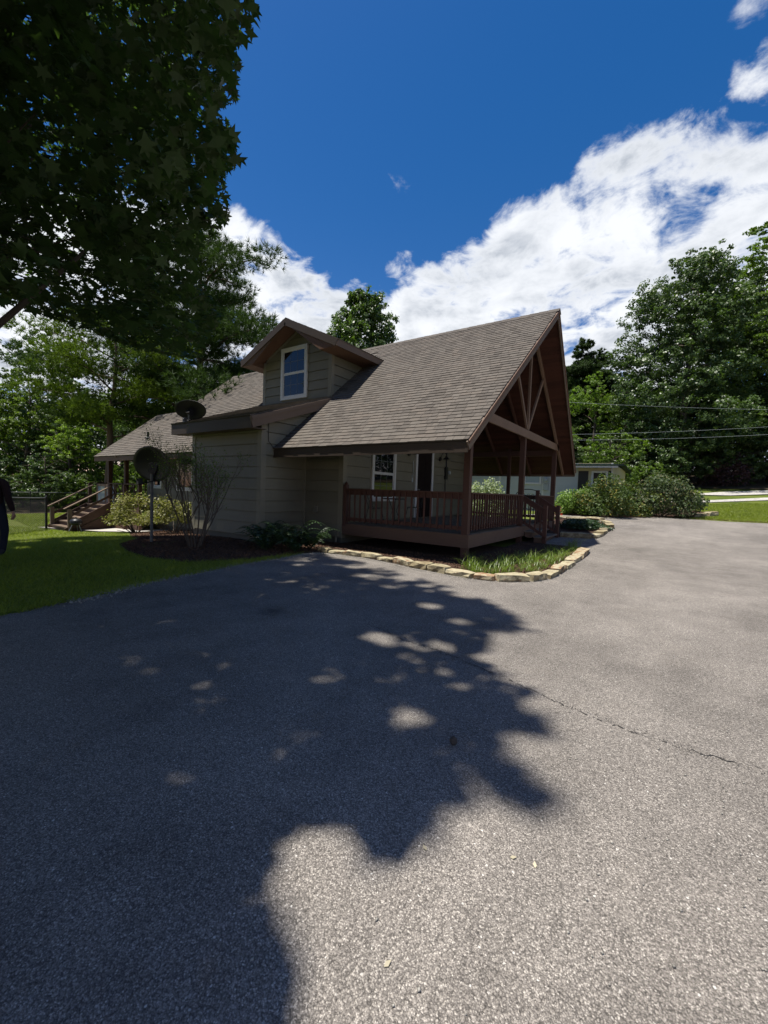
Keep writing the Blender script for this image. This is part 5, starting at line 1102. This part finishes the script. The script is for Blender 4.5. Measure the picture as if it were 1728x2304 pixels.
chair(-3.15, .75, rad(95), 'black scrolled metal chair left of the bistro table on the porch'); chair(-3.0, 2.65, rad(-85), 'black scrolled metal chair right of the bistro table on the porch')
tb = thing('bistro_table', 'small round black metal table between two porch chairs', 'table', (-3.1, 1.7, DK))
obj('tabletop', MB().lathe([(0, .70), (.36, .70), (.37, .715), (.36, .73), (0, .73)], (-3.1, 1.7, DK), 24), mt['black'], tb)
for k in range(3): a = k*2.094; c_, s_ = math.cos(a), math.sin(a); obj('leg', MB().tube([(-3.1+c_*.2, 1.7+s_*.2, DK+.7), (-3.1+c_*.06, 1.7+s_*.06, DK+.35), (-3.1+c_*.26, 1.7+s_*.26, DK)], .012, 6), mt['black'], tb)
bn = thing('metal_bench', 'black wrought iron bench with arched scroll back at the far side of the porch', 'bench', (-.9, 7.85, DK))
mb = MB().tube([(-1.4, 7.95, DK), (-1.4, 7.97, 1.5)]+[(-.9-.5*math.cos(t), 7.98, 1.5+.27*math.sin(t)) for t in np.linspace(.1, 3.04, 10)]+[(-.4, 7.97, 1.5), (-.4, 7.95, DK)], .014, 6)
for k in range(5): cx_ = -1.25+k*.175; mb.tube([(cx_+.07*math.cos(t), 7.98, 1.5+.08*math.sin(t)) for t in np.linspace(0, 6.28, 10)], .01, 5)
mb.tube([(-1.4, 7.97, 1.38), (-.4, 7.97, 1.38)], .012, 6); obj('backrest', mb, mt['black'], bn)
for k in range(4): obj('slat', MB().box(-1.4, -.4, 7.5+k*.11, 7.58+k*.11, DK+.42, DK+.445), mt['black'], bn)
for x in (-1.38, -.42): obj('leg', MB().tube([(x, 7.52, DK+.42), (x, 7.5, DK)], .016, 6), mt['black'], bn)

# ------------------------------------------------------------------ power lines
def wire(a, b, sag, lab):
    pts = [Vector(a).lerp(Vector(b), t)-Vector((0, 0, 4*sag*t*(1-t))) for t in np.linspace(0, 1, 16)]; o = obj('power_line', MB().tube(pts, .006, 5), mt['grey'], at=a); tag(o, lab, 'cable')
wire((-14, 12, 8.3), (16, 31.3, 7.6), .5, 'highest pale cable crossing in front of the right woods')
wire((-14, 11.5, 5.2), (16, 31.3, 7.3), .6, 'middle pale cable crossing in front of the right woods')
wire((-10, 13, 4.9), (16, 31.2, 6.8), .55, 'lowest pale cable crossing in front of the right woods')

# ------------------------------------------------------------------ person walking at the left edge
def person():
    bx, by = -6.94, -6.57; gz_ = g(bx, by); F_ = Vector((-.57, .82, 0)).normalized(); Rr = Vector((.82, .57, 0)).normalized()
    t = thing('person', 'person in dark red shirt and jeans walking at the left edge of the lawn', 'person', (bx, by, gz_)); O = Vector((bx, by, gz_))
    P = lambda r, f, z: O+Rr*r+F_*f+Vector((0, 0, z))
    def skin(name, V, E, R_, mat, root=0, lvl=2):
        me = bpy.data.meshes.new(name); me.from_pydata([tuple(v-O) for v in V], E, [])
        o = bpy.data.objects.new(name, me); C.objects.link(o); o.parent = t; m1 = o.modifiers.new('s', 'SKIN'); m1.use_smooth_shade = True
        for i, r in enumerate(R_): me.skin_vertices[0].data[i].radius = r if isinstance(r, tuple) else (r, r); me.skin_vertices[0].data[i].use_root = (i == root)
        m2 = o.modifiers.new('u', 'SUBSURF'); m2.levels = lvl; m2.render_levels = lvl; me.materials.append(mat); return o
    # clothed body
    skin('body', [P(0, 0, .96), P(0, 0, 1.12), P(0, 0, 1.34), P(0, 0, 1.47), P(-.02, .01, 1.54), P(-.06, .05, 1.63), P(-.085, .06, 1.70), P(.09, 0, .9), P(.12, .06, .5), P(.13, .0, .09), P(.14, -.12, .04), P(-.09, 0, .9), P(-.13, -.14, .5), P(-.12, -.3, .14), P(-.12, -.4, .08)],
         [(0, 1), (1, 2), (2, 3), (3, 4), (4, 5), (5, 6), (0, 7), (7, 8), (8, 9), (9, 10), (0, 11), (11, 12), (12, 13), (13, 14)], [(.16, .12), (.15, .11), (.19, .12), (.12, .08), .055, .085, .075, .10, .075, .055, .045, .10, .075, .055, .045], mt['denim'])
    skin('shirt', [P(0, 0, .93), P(0, 0, 1.1), P(0, 0, 1.32), P(0, 0, 1.45), P(0, 0, 1.51), P(.19, 0, 1.42), P(.27, -.02, 1.13), P(.30, .05, .87), P(-.19, 0, 1.42), P(-.27, .04, 1.13), P(-.29, .1, .87)],
         [(0, 1), (1, 2), (2, 3), (3, 4), (3, 5), (5, 6), (6, 7), (3, 8), (8, 9), (9, 10)], [(.18, .135), (.175, .13), (.21, .14), (.13, .10), .075, .075, .06, .045, .075, .06, .045], mt['shirt'])
    skin('head', [P(0, 0, 1.5), P(-.03, .02, 1.57), P(-.07, .06, 1.64), P(-.09, .07, 1.72)], [(0, 1), (1, 2), (2, 3)], [.055, .058, (.082, .098), (.07, .085)], mt['skin'])
    obj_ = MB().lathe([(.0, .12), (.06, .105), (.092, .05), (.098, 0), (.085, -.05)], P(-.09, .06, 1.68), 16); obj('hair', obj_, mt['hair'], t, smooth=True)
    for s, f0 in ((1, .05), (-1, .1)):
        h = P(s*.30, f0, .84); V = [h+Vector((0, 0, .05)), h-Vector((0, 0, .03))]; E_ = [(0, 1)]; R_ = [.026, (.036, .022)]
        for k in range(4):
            b = len(V); off = F_*(.03-.02*k)+Rr*.0; V += [h+off-Vector((0, 0, .08)), h+off-Rr*s*.012-Vector((0, 0, .115-.006*abs(k-1.5))), h+off-Rr*s*.03-Vector((0, 0, .14-.006*abs(k-1.5)))]; E_ += [(1, b), (b, b+1), (b+1, b+2)]; R_ += [.0095, .0085, .007]
        b = len(V); V += [h+F_*.045-Vector((0, 0, .04)), h+F_*.055-Vector((0, 0, .08))]; E_ += [(1, b), (b, b+1)]; R_ += [.011, .009]
        skin('hand', V, E_, R_, mt['skin'], 1, 1)
    for (r, f) in ((.135, -.05), (-.12, -.33)):
        z0 = .0 if f > -.2 else .045; skin('boot', [P(r, f+.03, z0+.13), P(r, f, z0+.05), P(r+.01, f-.16, z0+.035)][::1], [(0, 1), (1, 2)], [.06, (.05, .05), (.045, .033)], mt['black'], 1)
person()
print('objects', len(bpy.data.objects), 'tris ~', sum(len(m.loop_triangles) or len(m.polygons) for m in bpy.data.meshes))
